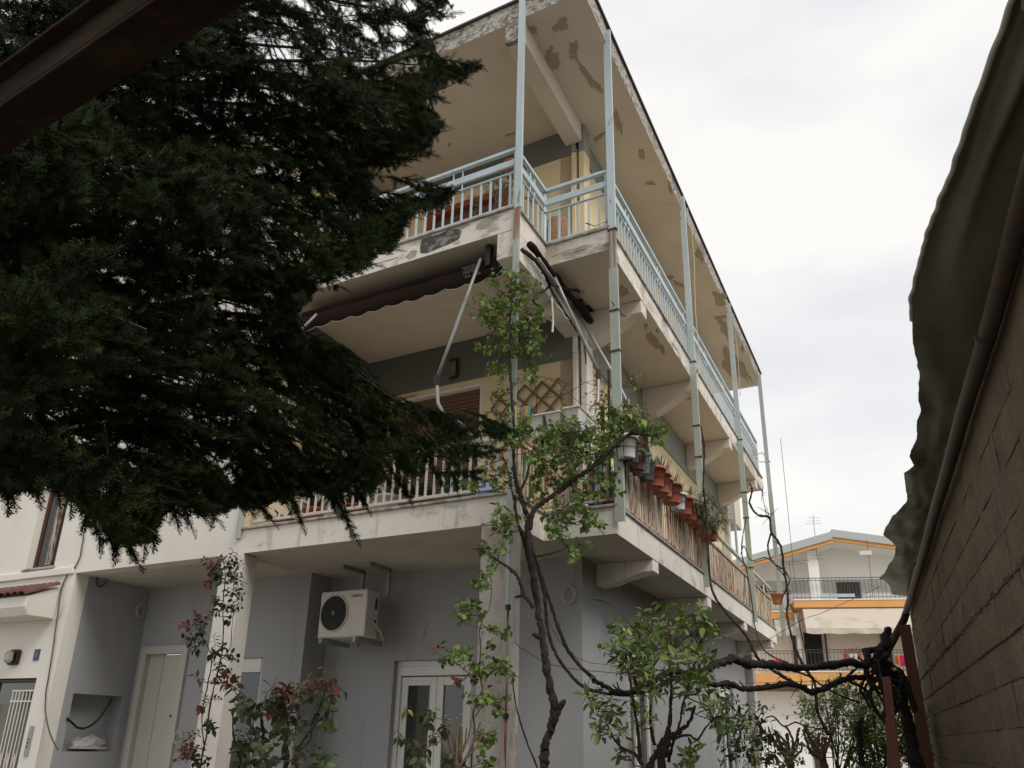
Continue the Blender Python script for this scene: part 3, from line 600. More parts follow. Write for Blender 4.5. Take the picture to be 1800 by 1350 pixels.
# railings of the far house
def hrail(a0, a1, b, z, h=.95, sp=.16, belly=0):
    m = MB(); m.box(H, a0, a1, b, b+.03, z+h-.03, z+h); m.box(H, a0, a1, b, b+.03, z+.08, z+.1); m.box(H, a0, a1, b, b+.03, z+h-.13, z+h-.11)
    n = int((a1-a0)/sp)
    for i in range(n+1):
        a = a0+i*sp; m.tube([H.P(a, b+.015, z+.0), H.P(a, b-.05*belly+.015, z+.3), H.P(a, b+.015, z+h)], .009, 3)
    return m.build('railing', K['iron'], hs, kind='stuff')
hrail(aL, aR, .05, zt, .95, .17, 1); hrail(-6.5, aL, .9, zt-.38, .9, .17, 1); hrail(a2, aR, .05, z2t, .9, .16, 1); hrail(-6.5, a2, .1, z2t-.05, .9, .16, 1)
# cream awning of the far house
a0 = H.sol(1411, 1072, b=0)[0]; z1 = zb-.05; zz = H.sol(1480, 1104, b=-.5)[2]; m = MB(); n = 40; a1 = aR
top = [H.P(a0-.0+(a1-a0)*i/n, 0.05, z1) for i in range(n+1)]; mid = [H.P(a0+(a1-a0)*i/n, -.5, zz) for i in range(n+1)]
bot = [H.P(a0+(a1-a0)*i/n, -.5+.03*math.sin(i*1.3), zz-.2-.05*abs(math.sin(i*.9))) for i in range(n+1)]
m.add(top+mid+bot, [(i, i+1, n+2+i, n+1+i) for i in range(n)]+[(n+1+i, n+2+i, 2*n+3+i, 2*n+2+i) for i in range(n)])
aw = m.build('awning', K['awning_cream'], label='cream fabric awning with scalloped edge under the orange band of the far house', cat='awning'); aw['group'] = 'awnings of the far house'; del aw['group']
s_ = aw.modifiers.new('s', 'SOLIDIFY'); s_.thickness = .01
m = MB(); a3 = H.sol(1360, 1080, b=.8)[0]; a4 = H.sol(1402, 1080, b=.8)[0]
zq = H.sol(1380, 1108, b=.4)[2]; n = 10
m.add([H.P(a3+(a4-a3)*i/n, .9, zb-.4) for i in range(n+1)]+[H.P(a3+(a4-a3)*i/n, .4, zq) for i in range(n+1)]+[H.P(a3+(a4-a3)*i/n, .4, zq-.18-.05*abs(math.sin(i))) for i in range(n+1)], [(i, i+1, n+2+i, n+1+i) for i in range(n)]+[(n+1+i, n+2+i, 2*n+3+i, 2*n+2+i) for i in range(n)])
o = m.build('awning', K['awning_cream'], label='short cream awning at the set back left end of the far house', cat='awning'); o.modifiers.new('s', 'SOLIDIFY').thickness = .01
hop('downpipe', 'house_white', 1402, 1078, 1405, 1165, .6, .08)
# antennas and small things on the far house
def antenna(x, yb, yt, D, label, els):
    p0 = atD(x+ (yb-yt)*.1, yb, D); p1 = atD(x, yt, D); m = MB().tube([p0, p1], .011, 4)
    t = thing('antenna', label, 'antenna', p0); m.build('mast', K['iron'], t)
    e = MB(); d = H.a
    for f, w in els:
        p = p0.lerp(p1, f); e.tube([p-d*w+Vector((0, 0, .02)), p, p+d*w+Vector((0, 0, .02))], .008, 3)
    e.build('crossbar', K['iron'], t); return t
antenna(1429, 985, 905, 41, 'small television antenna in front of the ridge of the far house', [(.93, .25), (.86, .3), (.8, .35), (.1, .2), (.03, .25)])
antenna(1372, 1040, 770, 38, 'very tall thin radio mast behind the vines', [(.2, .05)])
antenna(1387, 1020, 985, 38, 'spiky dipole antenna low by the tall mast', [(.95, .8), (.8, .6), (.9, .4)])
t = antenna(1524, 1050, 948, 40.6, 'slim pole with a white box on the balcony of the far house', [(.3, .05)])
p = atD(1521, 972, 40.5); MB().box(Frame(p, H.a, H.b), -.25, .25, -.1, .1, -.1, .08).build('white_box', K['white'], t)
def rag(x0, y0, x1, y1, b, mat, label):
    a0, _, z1 = H.sol(x0, y0, b=b); a1, _, z0 = H.sol(x1, y1, b=b); n = 6; m = MB()
    m.add([H.P(a0+(a1-a0)*i/n, b+.02*(-1)**i, z1) for i in range(n+1)]+[H.P(a0+(a1-a0)*i/n, b+.04*(-1)**i, z0+.04*(i % 2)) for i in range(n+1)], [(i, i+1, n+2+i, n+1+i) for i in range(n)])
    o = m.build('laundry', K[mat], label=label, cat='laundry'); o.modifiers.new('s', 'SOLIDIFY').thickness = .01
rag(1573, 1153, 1581, 1168, -.05, 'orange_cloth', 'orange cloth hanging over the far balcony railing'); rag(1581, 1152, 1594, 1172, -.05, 'magenta', 'magenta cloth beside the orange one on the far railing')
rag(1357, 1159, 1376, 1165, .05, 'magenta', 'magenta cloth on the lower left railing of the far house')
for i, (x, c) in enumerate(((1488, 'terracotta'), (1496, 'whitepot'), (1504, 'whitepot'), (1513, 'orange_pot'))):
    a, _, z = H.sol(x, 1158, b=-.1); t = thing('flower_pot', ['terracotta pot of red flowers on the far railing', 'taller white pot of red flowers on the far railing', 'low white planter next to the taller white pot on the far railing', 'yellow orange pot at the right end of the flowers on the far railing'][i], 'flower pot', H.P(a, -.1, z))
    MB().lathe(H.P(a, -.1, z), [(.08, 0), (.11, .2)], 10).build('pot', K[c], t)
    m = MB()
    for j in range(60):
        q = H.P(a, -.1, z+.25)+Vector((random.gauss(0, .09), random.gauss(0, .06), random.gauss(.05, .07))); d = Vector((random.random()-.5, random.random()-.5, random.random()-.5))*.09; m.add([q, q+d, q+Vector((d.y, -d.z, d.x))], [(0, 1, 2)])
    m.build('foliage', K['flower' if i < 2 else 'rose_leaf'], t, kind='stuff')
a, _, z = H.sol(1442, 1050, b=-.02); MB().box(H, a, a+1.45, -.06, -.02, z, z+.14).build('barred_tray', K['post'], label='pale blue barred tray leaning on the top railing of the far house', cat='tray')

# ============================================================ SHED WALL, ROOF SHEET, GUTTER
aw_ = rad(-3.2); wv = Vector((math.sin(aw_), math.cos(aw_), 0)); wn = Vector((wv.y, -wv.x, 0))
S = Frame((0, 0, 0), wv, wn)
sw = thing('concrete_wall', 'long board marked concrete shed wall with rough joints at the right', 'wall', S.P(8, 1, 0))
MB().box(S, -2, 15.0, .912, 1.15, 0, 3.9).build('wall_core', K['mortar'], sw)
zc = [0.0, .16+.0, .42, .68, .94, 1.20, 1.46, 1.72, 1.975, 2.225, 2.51, 2.77, 3.03, 3.29, 3.9]
zc = [0, .16, .42, .68, .94, 1.20, 1.46, 1.72, 1.975, 2.225, 2.51, 2.77, 3.03, 3.29, 3.9]
def rough_block(a0, a1, z0, z1, j):
    nx = max(2, min(6, int((a1-a0)/.18))); nz = 2; vs = []; m = MB()
    for i in range(nx+1):
        for k in range(nz+1):
            ed = (i in (0, nx)) or (k in (0, nz)); a = a0+(a1-a0)*i/nx+(random.uniform(-.008, .008) if ed else 0); z = z0+(z1-z0)*k/nz+(random.uniform(-.006, .006) if ed else 0)
            vs.append(S.P(a, .895+j+(random.uniform(.002, .010) if ed else random.uniform(-.003, .003)), z))
    n = len(vs); w = nz+1
    vs += [S.P(a0, .93, z0), S.P(a1, .93, z0), S.P(a1, .93, z1), S.P(a0, .93, z1)]
    fs = [(i*w+k, (i+1)*w+k, (i+1)*w+k+1, i*w+k+1) for i in range(nx) for k in range(nz)]
    for i in range(nx): fs += [(i*w, n if i < nx/2 else n+1, (i+1)*w), (i*w+nz, (i+1)*w+nz, n+2 if i >= nx/2 else n+3)]
    for k in range(nz): fs += [(k, k+1, n+3 if k else n), (nx*w+k, n+1 if not k else n+2, nx*w+k+1)]
    m.add(vs, fs); m.build('block', K['concrete'], sw)
for i in range(len(zc)-1):
    a = -2+random.uniform(-.8, 0); low = zc[i+1] < 1.5
    while a < 15:
        l = 4.5 if low else (random.uniform(.55, 1.5) if a > 3 else 2.4); a1 = min(a+l, 14.99)
        if a1-max(a, -2) > .1:
            g_ = random.choice((.004, .008, .012)) if i not in (9, 8) else .024
            rough_block(max(a, -2)+random.choice((0, .002, .006)), a1-.001, zc[i]+g_*.4, zc[i+1]-g_*.4, random.uniform(0, .006))
        a = a1 if a1 < 14.98 else 99
# crumbling joint aggregate
m = MB()
for zj, n in ((2.51, 900), (2.225, 500), (1.975, 120)):
    for _ in range(n):
        a = random.uniform(3.5, 15); r = random.uniform(.004, .014)*(1.3 if zj > 2.4 else .8); c = S.P(a, .90+random.uniform(-.006, .008), zj+random.gauss(0, .012))
        v = [c+Vector((random.uniform(-r, r), random.uniform(-r, r), random.uniform(-r, r))) for _ in range(4)]; m.add(v, [(0, 1, 2), (0, 2, 3), (0, 3, 1), (1, 3, 2)])
m.build('crumbled_joint', K['mortar'], sw, kind='stuff')
# gutter pipe
t = thing('gutter_pipe', 'dark grey round gutter pipe running along the concrete wall', 'pipe', S.P(8, .8, 3.5))
pp = [(-1.5, 3.68), (2, 3.62), (4, 3.575), (7, 3.53), (11, 3.49), (14.6, 3.47)]
pts = [S.P(a, .835+.012*math.sin(a*1.7), z+.008*math.sin(a*2.3)) for a, z in pp for _ in (0,)]
fine = []
for i in range(len(pts)-1):
    for k in range(8): fine.append(pts[i].lerp(pts[i+1], k/8)+Vector((0, 0, .006*math.sin(i*8+k))))
fine.append(pts[-1]); MB().tube(fine, .045, 14).build('pipe', K['pipe'], t, smooth=True)
e0 = S.P(14.6, .835, 3.47); q = atD(1545, 1172, 14.2); MB().tube([e0, e0+(q-e0)*.1+Vector((0, 0, -.03)), q], .055, 12).build('spout', K['pipe'], t, smooth=True)
for a in (4.6, 6.5, 8.6, 11): MB().tube([S.P(a-.02, .835, 3.57-.006*(a-4)), S.P(a+.02, .835, 3.57-.006*(a-4))], .052, 12).build('collar', K['pipe'], t)
# crumpled roof sheet
edge = [(-3, .95), (1.5, .80), (2.58, .76), (2.87, .72), (3.22, .67), (3.83, .61), (4.3, .57), (4.75, .54), (5.32, .57), (5.9, .64), (6.34, .65), (6.6, .685), (6.91, .67), (7.3, .69), (7.74, .65), (8.0, .70), (8.27, .63), (8.88, .67), (9.3, .70), (9.92, .58), (10.93, .50), (11.3, .6), (11.63, .66), (12.58, .65), (14.06, .50), (14.4, .6), (14.75, .67), (15.6, .72)]
al = [e[0] for e in edge]; la_ = [e[1] for e in edge]
def sheet_pt(a, f):
    le = float(np.interp(a, al, la_))+.008*noise.noise(Vector((a*9, 0, 0))); lat = le+(1.1-le)*f
    z = 3.9-.06*math.sin(f*math.pi*.5)+.05*noise.noise(Vector((a*.8, f*1.5, 2)))*(1-f)*(1 if a < 5 else .6)+.02*noise.noise(Vector((a*1.6, f*3, 5)))*(1-f*.5)
    fold = max(0, min(1, (4.6-a)/1.5)); g1 = .30+.05*math.sin(a*1.3); z -= fold*.05*math.exp(-((f-g1)/.07)**2); z += fold*.035*math.exp(-((f-.12)/.09)**2)
    dent = max(0, min(1, (a-4.5)/2)); z += dent*.016*noise.noise(Vector((a*2.2, f*5, 11)))*(1-f)
    return S.P(a, lat, z)
m = MB(); NA, NB = 300, 24; vs = []
for i in range(NA+1):
    for j in range(NB+1): vs.append(sheet_pt(-3+18.5*i/NA, (j/NB)**1.3))
m.add(vs, [(i*(NB+1)+j, i*(NB+1)+j+1, (i+1)*(NB+1)+j+1, (i+1)*(NB+1)+j) for i in range(NA) for j in range(NB)])
rs = thing('metal_roof_sheet', 'crumpled dark metal roof sheet overhanging the concrete wall', 'roof sheet', S.P(8, .8, 3.9))
o = m.build('eave_sheet', K['sheet'], rs, smooth=True); o.modifiers.new('s', 'SOLIDIFY').thickness = .004
hem = [sheet_pt(-3+8*i/300, 0)-wn*.004 for i in range(301)]
K['hem'] = M('bright_sheet_hem', (.50, .49, .46), .45, (), (30, .5, .004))
MB().tube(hem, .012, 6).build('rolled_edge', K['hem'], rs, smooth=True)
m = MB(); n = 60
vs = []
for i in range(n+1):
    for j in range(30): vs.append(S.P(-3+18.3*i/n, 1.1+j*.1, 3.81+j*.025+.012*math.sin(j*math.pi*.5)))
m.add(vs, [(i*30+j, i*30+j+1, (i+1)*30+j+1, (i+1)*30+j) for i in range(n) for j in range(29)]); m.build('roof_sheet', K['sheet'], rs, smooth=True)
# lapped second sheet at the top right corner, nearer the camera
m = MB(); vs = []
for i in range(21):
    a = 1.2+1.35*i/20
    for j in range(7): vs.append(S.P(a, .70+.2*((a-1.2)/1.35)**2*.3+.06*j, 3.80+.05*math.sin(j*.9+a)-.01*j))
m.add(vs, [(i*7+j, i*7+j+1, (i+1)*7+j+1, (i+1)*7+j) for i in range(20) for j in range(6)]); o = m.build('lapped_sheet', K['sheet'], rs, smooth=True); o.modifiers.new('s', 'SOLIDIFY').thickness = .004
# posts near the far end of the wall
def pxpost(name, x0, y0, x1, y1, D, w, d, mat, label, cat='post'):
    p1 = atD(x0, y0, D); p0 = atD(x1, y1, D); dirv = (p1-p0).normalized(); p0 = p0-dirv*((p0.z)/dirv.z)
    m = MB(); c = []
    for P in (p0, p1):
        for sx, sy in ((-1, -1), (1, -1), (1, 1), (-1, 1)): c.append(P+Vector((sx*w/2, sy*d/2, 0)))
    m.hexa(c); o = link(name, m.mesh(name, K[mat], p0), None, p0); b = o.modifiers.new('b', 'BEVEL'); b.width = .006; tag(o, label, cat); return o
pxpost('steel_post', 1590, 1098, 1632, 1350, 12.6, .14, .03, 'rust_post', 'wide rusty brown post at the far end of the concrete wall')
pxpost('timber_post', 1558, 1190, 1576, 1350, 9.6, .08, .05, 'plank', 'red brown timber post under the knotted vine')
pxpost('timber_post', 1562, 1262, 1566, 1350, 9.8, .06, .05, 'plank', 'shorter red brown board just behind the timber post')
# overhead beam, upper left
p = [atZ(0, 125, 2.98), atZ(165, 0, 2.98), atZ(0, 185, 2.9), atZ(275, 0, 2.9), atZ(0, 277, 2.9), atZ(440, 0, 2.9)]
bd = (p[5]-p[4]); bd.z = 0; bd.normalize(); bn = Vector((-bd.y, bd.x, 0)); mid = (p[2]+p[3])/2
offn = lambda q: (q-mid).dot(bn)
f1 = (offn(p[4])+offn(p[5]))/2; BF = Frame(mid-Vector((0, 0, mid.z)), bd, bn)
m = MB().box(BF, -4, 2.2, 0, max(f1, .09), 2.9, 2.912).box(BF, -4, 2.2, 0, .012, 2.912, 2.99).box(BF, -4, 2.2, max(f1, .09)-.012, max(f1, .09), 2.912, 2.99).box(BF, -4, 2.2, -.03, 0, 2.985, 2.995)
m.build('steel_beam', K['beam'], label='rusty dark steel channel beam crossing overhead at the upper left', cat='beam', bevel=.002)

# ============================================================ THINGS ON THE HOUSE
# air conditioner
t = thing('air_conditioner', 'white air conditioner unit with round black fan hung from the ceiling', 'air conditioner', B.P(-2.5, 1.2, 2.55))
a0, a1, b0, b1, z0, z1 = -2.93, -2.26, 1.0, 1.25, 2.56, 3.06
m = MB().box(B, a0, a1, b0, b1, z0, z1).build('casing', K['white'], t, bevel=.012)
AF = Frame(B.P(a0, b0, z0), B.a, Vector((-B.a.y, B.a.x, 0)))
c = AF.P(.22, -.004, .26); ax = (B.a.y, -B.a.x, 0)
MB().lathe(c, [(.19, 0), (.19, .006)], 32, axis=ax).build('fan_opening', K['black'], t)
m = MB(); c2 = c+Vector(ax)*.006; u_ = B.a; v_ = Vector((0, 0, 1))
ring = [c2+(u_*math.cos(q)+v_*math.sin(q))*.193 for q in np.linspace(0, 2*math.pi, 41)]; m.tube(ring, .008, 6, cap=False); m.build('fan_ring', K['white'], t, smooth=True)
m = MB()
for rr in np.arange(.04, .185, .018):
    m.tube([c2+(u_*math.cos(q)+v_*math.sin(q))*rr+Vector(ax)*.003 for q in np.linspace(0, 2*math.pi, 25)], .0014, 3, cap=False)
for q in np.linspace(0, 2*math.pi, 13)[:-1]: m.tube([c2+Vector(ax)*.003, c2+(u_*math.cos(q)+v_*math.sin(q))*.188+Vector(ax)*.003], .0014, 3)
m.build('fan_grille', K['black'], t)
for k in range(0):
    q = k*2.094+.4; d1 = u_*math.cos(q)+v_*math.sin(q); d2 = u_*math.cos(q+.7)+v_*math.sin(q+.7)
    o_ = c+Vector(ax)*.0062; MB().add([o_+d1*.03, o_+d1*.19, o_+d2*.17, o_+d2*.03], [(0, 1, 2, 3)]) if 0 else None
MB().lathe(c2+Vector(ax)*.004, [(.028, 0), (.028, .004)], 16, axis=ax).build('badge', K['print'], t)
def text(name, body, size, P, xd, yd, mat, parent):
    cu = bpy.data.curves.new(name, 'FONT'); cu.body = body; cu.size = size; cu.extrude = .0008; cu.offset = size*.012
    o = bpy.data.objects.new('tmp', cu); COL.objects.link(o); dg = bpy.context.evaluated_depsgraph_get(); dg.update()
    me = bpy.data.meshes.new_from_object(o.evaluated_get(dg)); bpy.data.objects.remove(o); me.name = name
    me.materials.clear(); me.materials.append(K[mat]); xd = xd.normalized(); yd = yd.normalized(); z = xd.cross(yd)
    return link(name, me, parent, P, Matrix((xd, yd, z)).transposed().to_quaternion())
text('lettering', 'BOSCH', .04, AF.P(.475, -.003, .42), B.a, v_, 'black', t)
MB().tube([AF.P(.455, -.003, .435)+(u_*math.cos(q)+v_*math.sin(q))*.013 for q in np.linspace(0, 6.283, 13)], .0018, 3, cap=False).build('logo', K['black'], t)
m = MB().box(B, a1, a1+.004, 1.03, 1.11, 2.74, 2.98).build('service_cover', K['white'], t, bevel=.002)
MB().box(B, a1+.0, a1+.003, 1.17, 1.21, 2.86, 2.98).build('label_sticker', K['plate'], t); MB().box(B, a1, a1+.003, 1.17, 1.21, 2.72, 2.75).build('label_sticker', K['black'], t)
MB().tube([AF.P(.68, .08, .17), AF.P(.70, .16, .12), AF.P(.70, .24, .06), AF.P(.69, .30, -.02)], .012, 6).build('hose', K['cream'], t)
m = MB()
for a in (-2.84, -2.36):
    m.box(B, a-.02, a+.02, .95, 1.5, 2.50, 2.555); 
for a in (-2.62, -2.24):
    m.box(B, a-.02, a+.02, 1.36, 1.40, 2.50, 3.33); m.box(B, a-.02, a+.02, .95, 1.4, 3.30, 3.335)
m.build('bracket', K['galv'], t, bevel=.003)

# main awning (retracted) with its scalloped valance
t = thing('awning', 'dark brown retracted awning with scalloped valance under the middle balcony, facing front', 'awning', B.P(-1.6, .3, 6.1))
A0, A1 = -3.0, -.24
MB().tube([B.P(A0, .42, 6.24), B.P(A1, .42, 6.24)], .085, 12).build('fabric_roll', K['awning'], t, smooth=True)
MB().tube([B.P(A0, .16, 6.17), B.P(A1, .16, 6.17)], .028, 8).build('front_bar', K['awning'], t)
m = MB(); n = 180; tp = []; md = []; bt = []
for i in range(n+1):
    f = i/n; a = A0+(A1-A0)*f; w = .006*math.sin(f*23); sc_ = -.03*abs(math.sin(f*math.pi*10.5+.4))+.015
    tp.append(B.P(a, .15, 6.20)); md.append(B.P(a, .15+w, 6.08)); bt.append(B.P(a, .15+w*1.6, 5.955+sc_))
m.add(tp+md+bt, [(i, i+1, n+2+i, n+1+i) for i in range(n)]+[(n+1+i, n+2+i, 2*n+3+i, 2*n+2+i) for i in range(n)])
o = m.build('valance', K['awning'], t, smooth=True); o.modifiers.new('s', 'SOLIDIFY').thickness = .003
m = MB(); m.add([B.P(A0, .15, 6.19), B.P(A1, .15, 6.19), B.P(A1, .40, 6.17), B.P(A0, .40, 6.17)], [(0, 1, 2, 3)]); o = m.build('fabric', K['awning'], t); o.modifiers.new('s', 'SOLIDIFY').thickness = .003
MB().tube(bt, .005, 4).build('piping', K['cream'], t)
for i, (tx, sz) in enumerate((('ΤΕΝΤΕΣ', .05), ('ΛΑΡΙΣΑ', .055), ('ΤΗΛ. 22098', .04))):
    text('lettering', tx, sz, B.P(-.72+.02*i, .13, 6.125-.05*i), B.a, v_, 'print', t)
def arm(pts, r, t, name='arm'):
    fine = []
    for i in range(len(pts)-1):
        for k in range(3): fine.append(Vector(pts[i]).lerp(Vector(pts[i+1]), k/3))
    fine.append(Vector(pts[-1])); MB().tube(fine, r, 8).build(name, K['galv'], t, smooth=True)
FA = lambda x, y, **k: B.at(x, y, **k)
arm([FA(845, 455, b=.1), FA(768, 665, b=.0)], .017, t); arm([FA(768, 672, b=0), FA(770, 708, b=0), FA(779, 726, b=0), FA(815, 748, b=.02), FA(835, 770, b=.03)], .018, t)
MB().tube([FA(768, 660, b=0), FA(768, 678, b=0)], .026, 8).build('elbow', K['black'], t)
MB().box(B, -.42, -.36, .12, .2, 6.1, 6.35).build('bar_bracket', K['black'], t)
arm([FA(557, 552, b=.1), FA(520, 590, b=0)], .017, t)
# side awning
t = thing('awning', 'furled side awning on its grey bent arms under the middle balcony corner', 'awning', B.P(.1, 1, 6.2))
rp = [B.P(.085, .18+i*.1, 6.24+.012*math.sin(i)) for i in range(19)]
MB().tube(rp, [.038+.006*math.sin(i*1.9) for i in range(19)], 9).build('fabric_roll', K['awning'], t, smooth=True)
e_ = B.P(.40, 1.45, 5.28); e_ = B.at(1052, 655, a=.42)
arm([B.at(975, 488, a=.12), B.at(1052, 655, a=.42)], .019, t)
arm([B.at(1052, 661, a=.42), B.at(1051, 700, a=.42), B.at(1048, 730, a=.42), B.at(1036, 745, a=.40), B.at(1015, 752, a=.35), B.at(1000, 757, a=.3)], .019, t)
MB().tube([B.at(1052, 650, a=.42), B.at(1052, 666, a=.42)], .028, 8).build('elbow', K['rust'], t)
arm([B.at(1022, 560, a=.12), B.at(1074, 650, a=.5), B.at(1112, 725, a=.7)], .018, t)
MB().tube([B.at(1020, 528, a=.1), B.at(1045, 575, a=.12)], .03, 7).build('motor_box', K['black'], t)
arm([B.at(945, 452, a=.08), B.at(972, 492, a=.14)], .016, t)
# dried vine and frayed rags hanging at the corner
def rough_tube(path, r, n=12, amp=.22):
    m = MB(); m.tube(path, r, n); k = len(path); vs = []; ph = random.random()*50
    for i in range(k):
        c = Vector(path[i]); cum = i*.35
        for j in range(n):
            v = Vector(m.v[i*n+j]); a = 2*math.pi*j/n+i*.06
            q = 1+amp*1.3*noise.noise(Vector((math.cos(a)*2.2, math.sin(a)*2.2, cum*.35+ph)))+amp*.8*noise.noise(v*22)
            vs.append(tuple(c+(v-c)*q))
    m.v = vs; return m
def path3(pts, sub=5, wob=.012):
    P = [Vector(p) for p in pts]; out = []
    for i in range(len(P)-1):
        p0, p1, p2, p3 = P[max(i-1, 0)], P[i], P[i+1], P[min(i+2, len(P)-1)]
        for k in range(sub):
            t_ = k/sub; q = .5*((2*p1)+(p2-p0)*t_+(2*p0-5*p1+4*p2-p3)*t_*t_+(3*p1-3*p2+p3-p0)*t_**3)
            out.append(q+Vector((random.gauss(0, 1), random.gauss(0, 1), random.gauss(0, 1)))*wob*.4)
    out.append(P[-1]); return out
def lerps(vals, n): return list(np.interp(np.linspace(0, 1, n), np.linspace(0, 1, len(vals)), vals))
def rags(name, ptsxy, a, mat, label, r=.006):
    p = path3([B.at(x, y, a=a) for x, y in ptsxy], 5, .004); p0 = p[0]
    t = MB().tube(p, r, 5); o = link(name, t.mesh(name, K[mat], p0), None, p0); tag(o, label, 'rope' if 'rope' in name or 'cord' in name else 'cable'); return o
rags('frayed_rope', [(970, 523), (971, 545), (972, 565), (971, 584)], .2, 'cable_w', 'frayed pale rope hanging straight below the furled side awning', .012)
rags('cord', [(970, 523), (978, 538), (988, 545), (992, 556), (1000, 562)], .2, 'cable_w', 'looped pale cord beside the frayed rope', .007)

# wall lamp box on the frieze
t = thing('wall_lamp', 'black rectangular lamp frame on the dark frieze of the middle floor', 'lamp', B.P(-1.75, 1.95, 5.95)); q = B.sol(797, 650, b=1.96)
m = MB(); a, z = q[0], q[2]; m.tube([B.P(a-.06, 1.94, z+.14), B.P(a+.06, 1.94, z+.14), B.P(a+.07, 1.94, z-.12), B.P(a-.04, 1.94, z-.13)], .016, 5); m.build('bracket', K['black'], t); MB().box(B, a-.05, a+.05, 1.93, 1.97, z-.1, z+.1).build('housing', K['frieze'], t)
# trellis
t = thing('trellis', 'diagonal wooden lattice trellis on the yellow wall of the middle balcony', 'trellis', B.P(-.7, 1.95, 4.6))
C0, C1, Z0, Z1 = -1.22, -.28, 4.45, 5.52
def clip(x0, z0, x1, z1):
    d = (x1-x0, z1-z0); t0, t1 = 0, 1
    for p_, q_ in ((-d[0], x0-C0), (d[0], C1-x0), (-d[1], z0-Z0), (d[1], Z1-z0)):
        if abs(p_) < 1e-9:
            if q_ < 0: return None
        else:
            r_ = q_/p_
            if p_ < 0: t0 = max(t0, r_)
            else: t1 = min(t1, r_)
    return None if t0 > t1-.05 else (x0+d[0]*t0, z0+d[1]*t0, x0+d[0]*t1, z0+d[1]*t1)
for sgn in (1, -1):
    for k in range(-6, 9):
        c_ = C0+k*.235; r_ = clip(c_ if sgn > 0 else c_+1.6, Z0-.3, c_+1.6 if sgn > 0 else c_, Z0+1.3)
        if r_:
            x0, z0, x1, z1 = r_; ex = .03; dx, dz = x1-x0, z1-z0; Ls = math.hypot(dx, dz); dx /= Ls; dz /= Ls
            nx, nz = -dz*.014, dx*.014; bb = 1.955 if sgn > 0 else 1.967; m = MB(); c8 = []
            for b_ in (bb, bb+.01):
                c8 += [B.P(x0-dx*ex-nx, b_, z0-dz*ex-nz), B.P(x1+dx*ex-nx, b_, z1+dz*ex-nz), B.P(x1+dx*ex+nx, b_, z1+dz*ex+nz), B.P(x0-dx*ex+nx, b_, z0-dz*ex+nz)]
            m.hexa(c8).build('slat', K['wood'], t)
# coloured pegs
q = B.sol(913, 725, b=1.2); t = thing('clothes_pegs', 'row of coloured clothes pegs hanging near the corner post', 'clothes pegs', B.P(q[0], 1.2, q[2]))
for i in range(12):
    a = q[0]-.12+i*.021; MB().box(B, a, a+.013, 1.19, 1.21, q[2]-.055, q[2]+.055).build('peg', K['peg%d' % (i % 5)], t)
MB().box(B, q[0]-.13, q[0]+.14, 1.2, 1.205, q[2]+.02, q[2]+.03).box(B, q[0]-.13, q[0]+.14, 1.2, 1.205, q[2]-.03, q[2]-.02).build('line', K['peg0'], t)
# trough planters
def trough(a, b, z, la, lb, h, label):
    t = thing('trough_planter', label, 'planter', B.P(a, b, z), 'pale trough planters on the corner railing')
    m = MB(); ti = .02; P = lambda x, y, zz: B.P(a+x, b+y, z+zz)
    w0, w1 = la*.33, la*.5; l0, l1 = lb*.40, lb*.5
    m.hexa([P(-w0, -l0, 0), P(w0, -l0, 0), P(w0, l0, 0), P(-w0, l0, 0), P(-w1, -l1, h), P(w1, -l1, h), P(w1, l1, h), P(-w1, l1, h)])
    m.build('body', K['whitepot'], t, bevel=.012)
    r = MB(); w2, l2 = w1+.012, l1+.012
    r.hexa([P(-w2, -l2, h-.012), P(w2, -l2, h-.012), P(w2, l2, h-.012), P(-w2, l2, h-.012), P(-w2, -l2, h+.012), P(w2, -l2, h+.012), P(w2, l2, h+.012), P(-w2, l2, h+.012)]); r.build('rim', K['whitepot'], t, bevel=.008)
    r = MB(); r.hexa([P(-w0-.01, -l0-.01, .0), P(w0+.01, -l0-.01, 0), P(w0+.01, l0, 0), P(-w0-.01, l0, 0), P(-w0-.01, -l0-.01, .025), P(w0+.01, -l0-.01, .025), P(w0+.01, l0, .025), P(-w0-.01, l0, .025)]); r.build('foot', K['whitepot'], t, bevel=.004)
for (x, y, lab) in ((938, 762, 'left one of three pale trough planters'), (968, 757, 'middle one of three pale trough planters, half hidden'), (1002, 748, 'right one of three pale trough planters by the bent arm')):
    q = B.sol(x, y, b=.72); trough(q[0]+.02, 1.0, q[2]-.02, .17, .6, .2, lab+' on the corner railing')
# blue bag, barrel, bin, hoses on the balcony
q = B.P(-.27, .1, 3.62); m = MB(); vs = []
for i in range(7):
    for j in range(10): 
        th = math.pi*i/6*.5; ph = 2*math.pi*j/10; r = 1+.35*noise.noise(Vector((i*1.3, j*1.1, 3))); vs.append(q+Vector((.11*math.cos(th)*math.cos(ph)*r, .08*math.cos(th)*math.sin(ph)*r, .17*math.sin(th)*r)))
m.add(vs, [(i*10+j, i*10+(j+1) % 10, (i+1)*10+(j+1) % 10, (i+1)*10+j) for i in range(6) for j in range(10)]); m.build('plastic_bag', K['bluebag'], label='crumpled bright blue plastic bag on the balcony edge by the corner post', cat='bag')
t = thing('barrel', 'blue plastic barrel behind the corner railing of the middle balcony', 'barrel', B.P(.47, 1.25, 3.6)); MB().lathe(B.P(.47, 1.25, 3.6), [(.12, 0), (.14, .05), (.14, .2), (.145, .22), (.14, .25), (.14, .45), (.11, .52)], 18).build('body', K['bluebin'], t, smooth=True); MB().lathe(B.P(.47, 1.25, 4.12), [(.06, 0), (.06, .04)], 12).build('cap', K['black'], t)
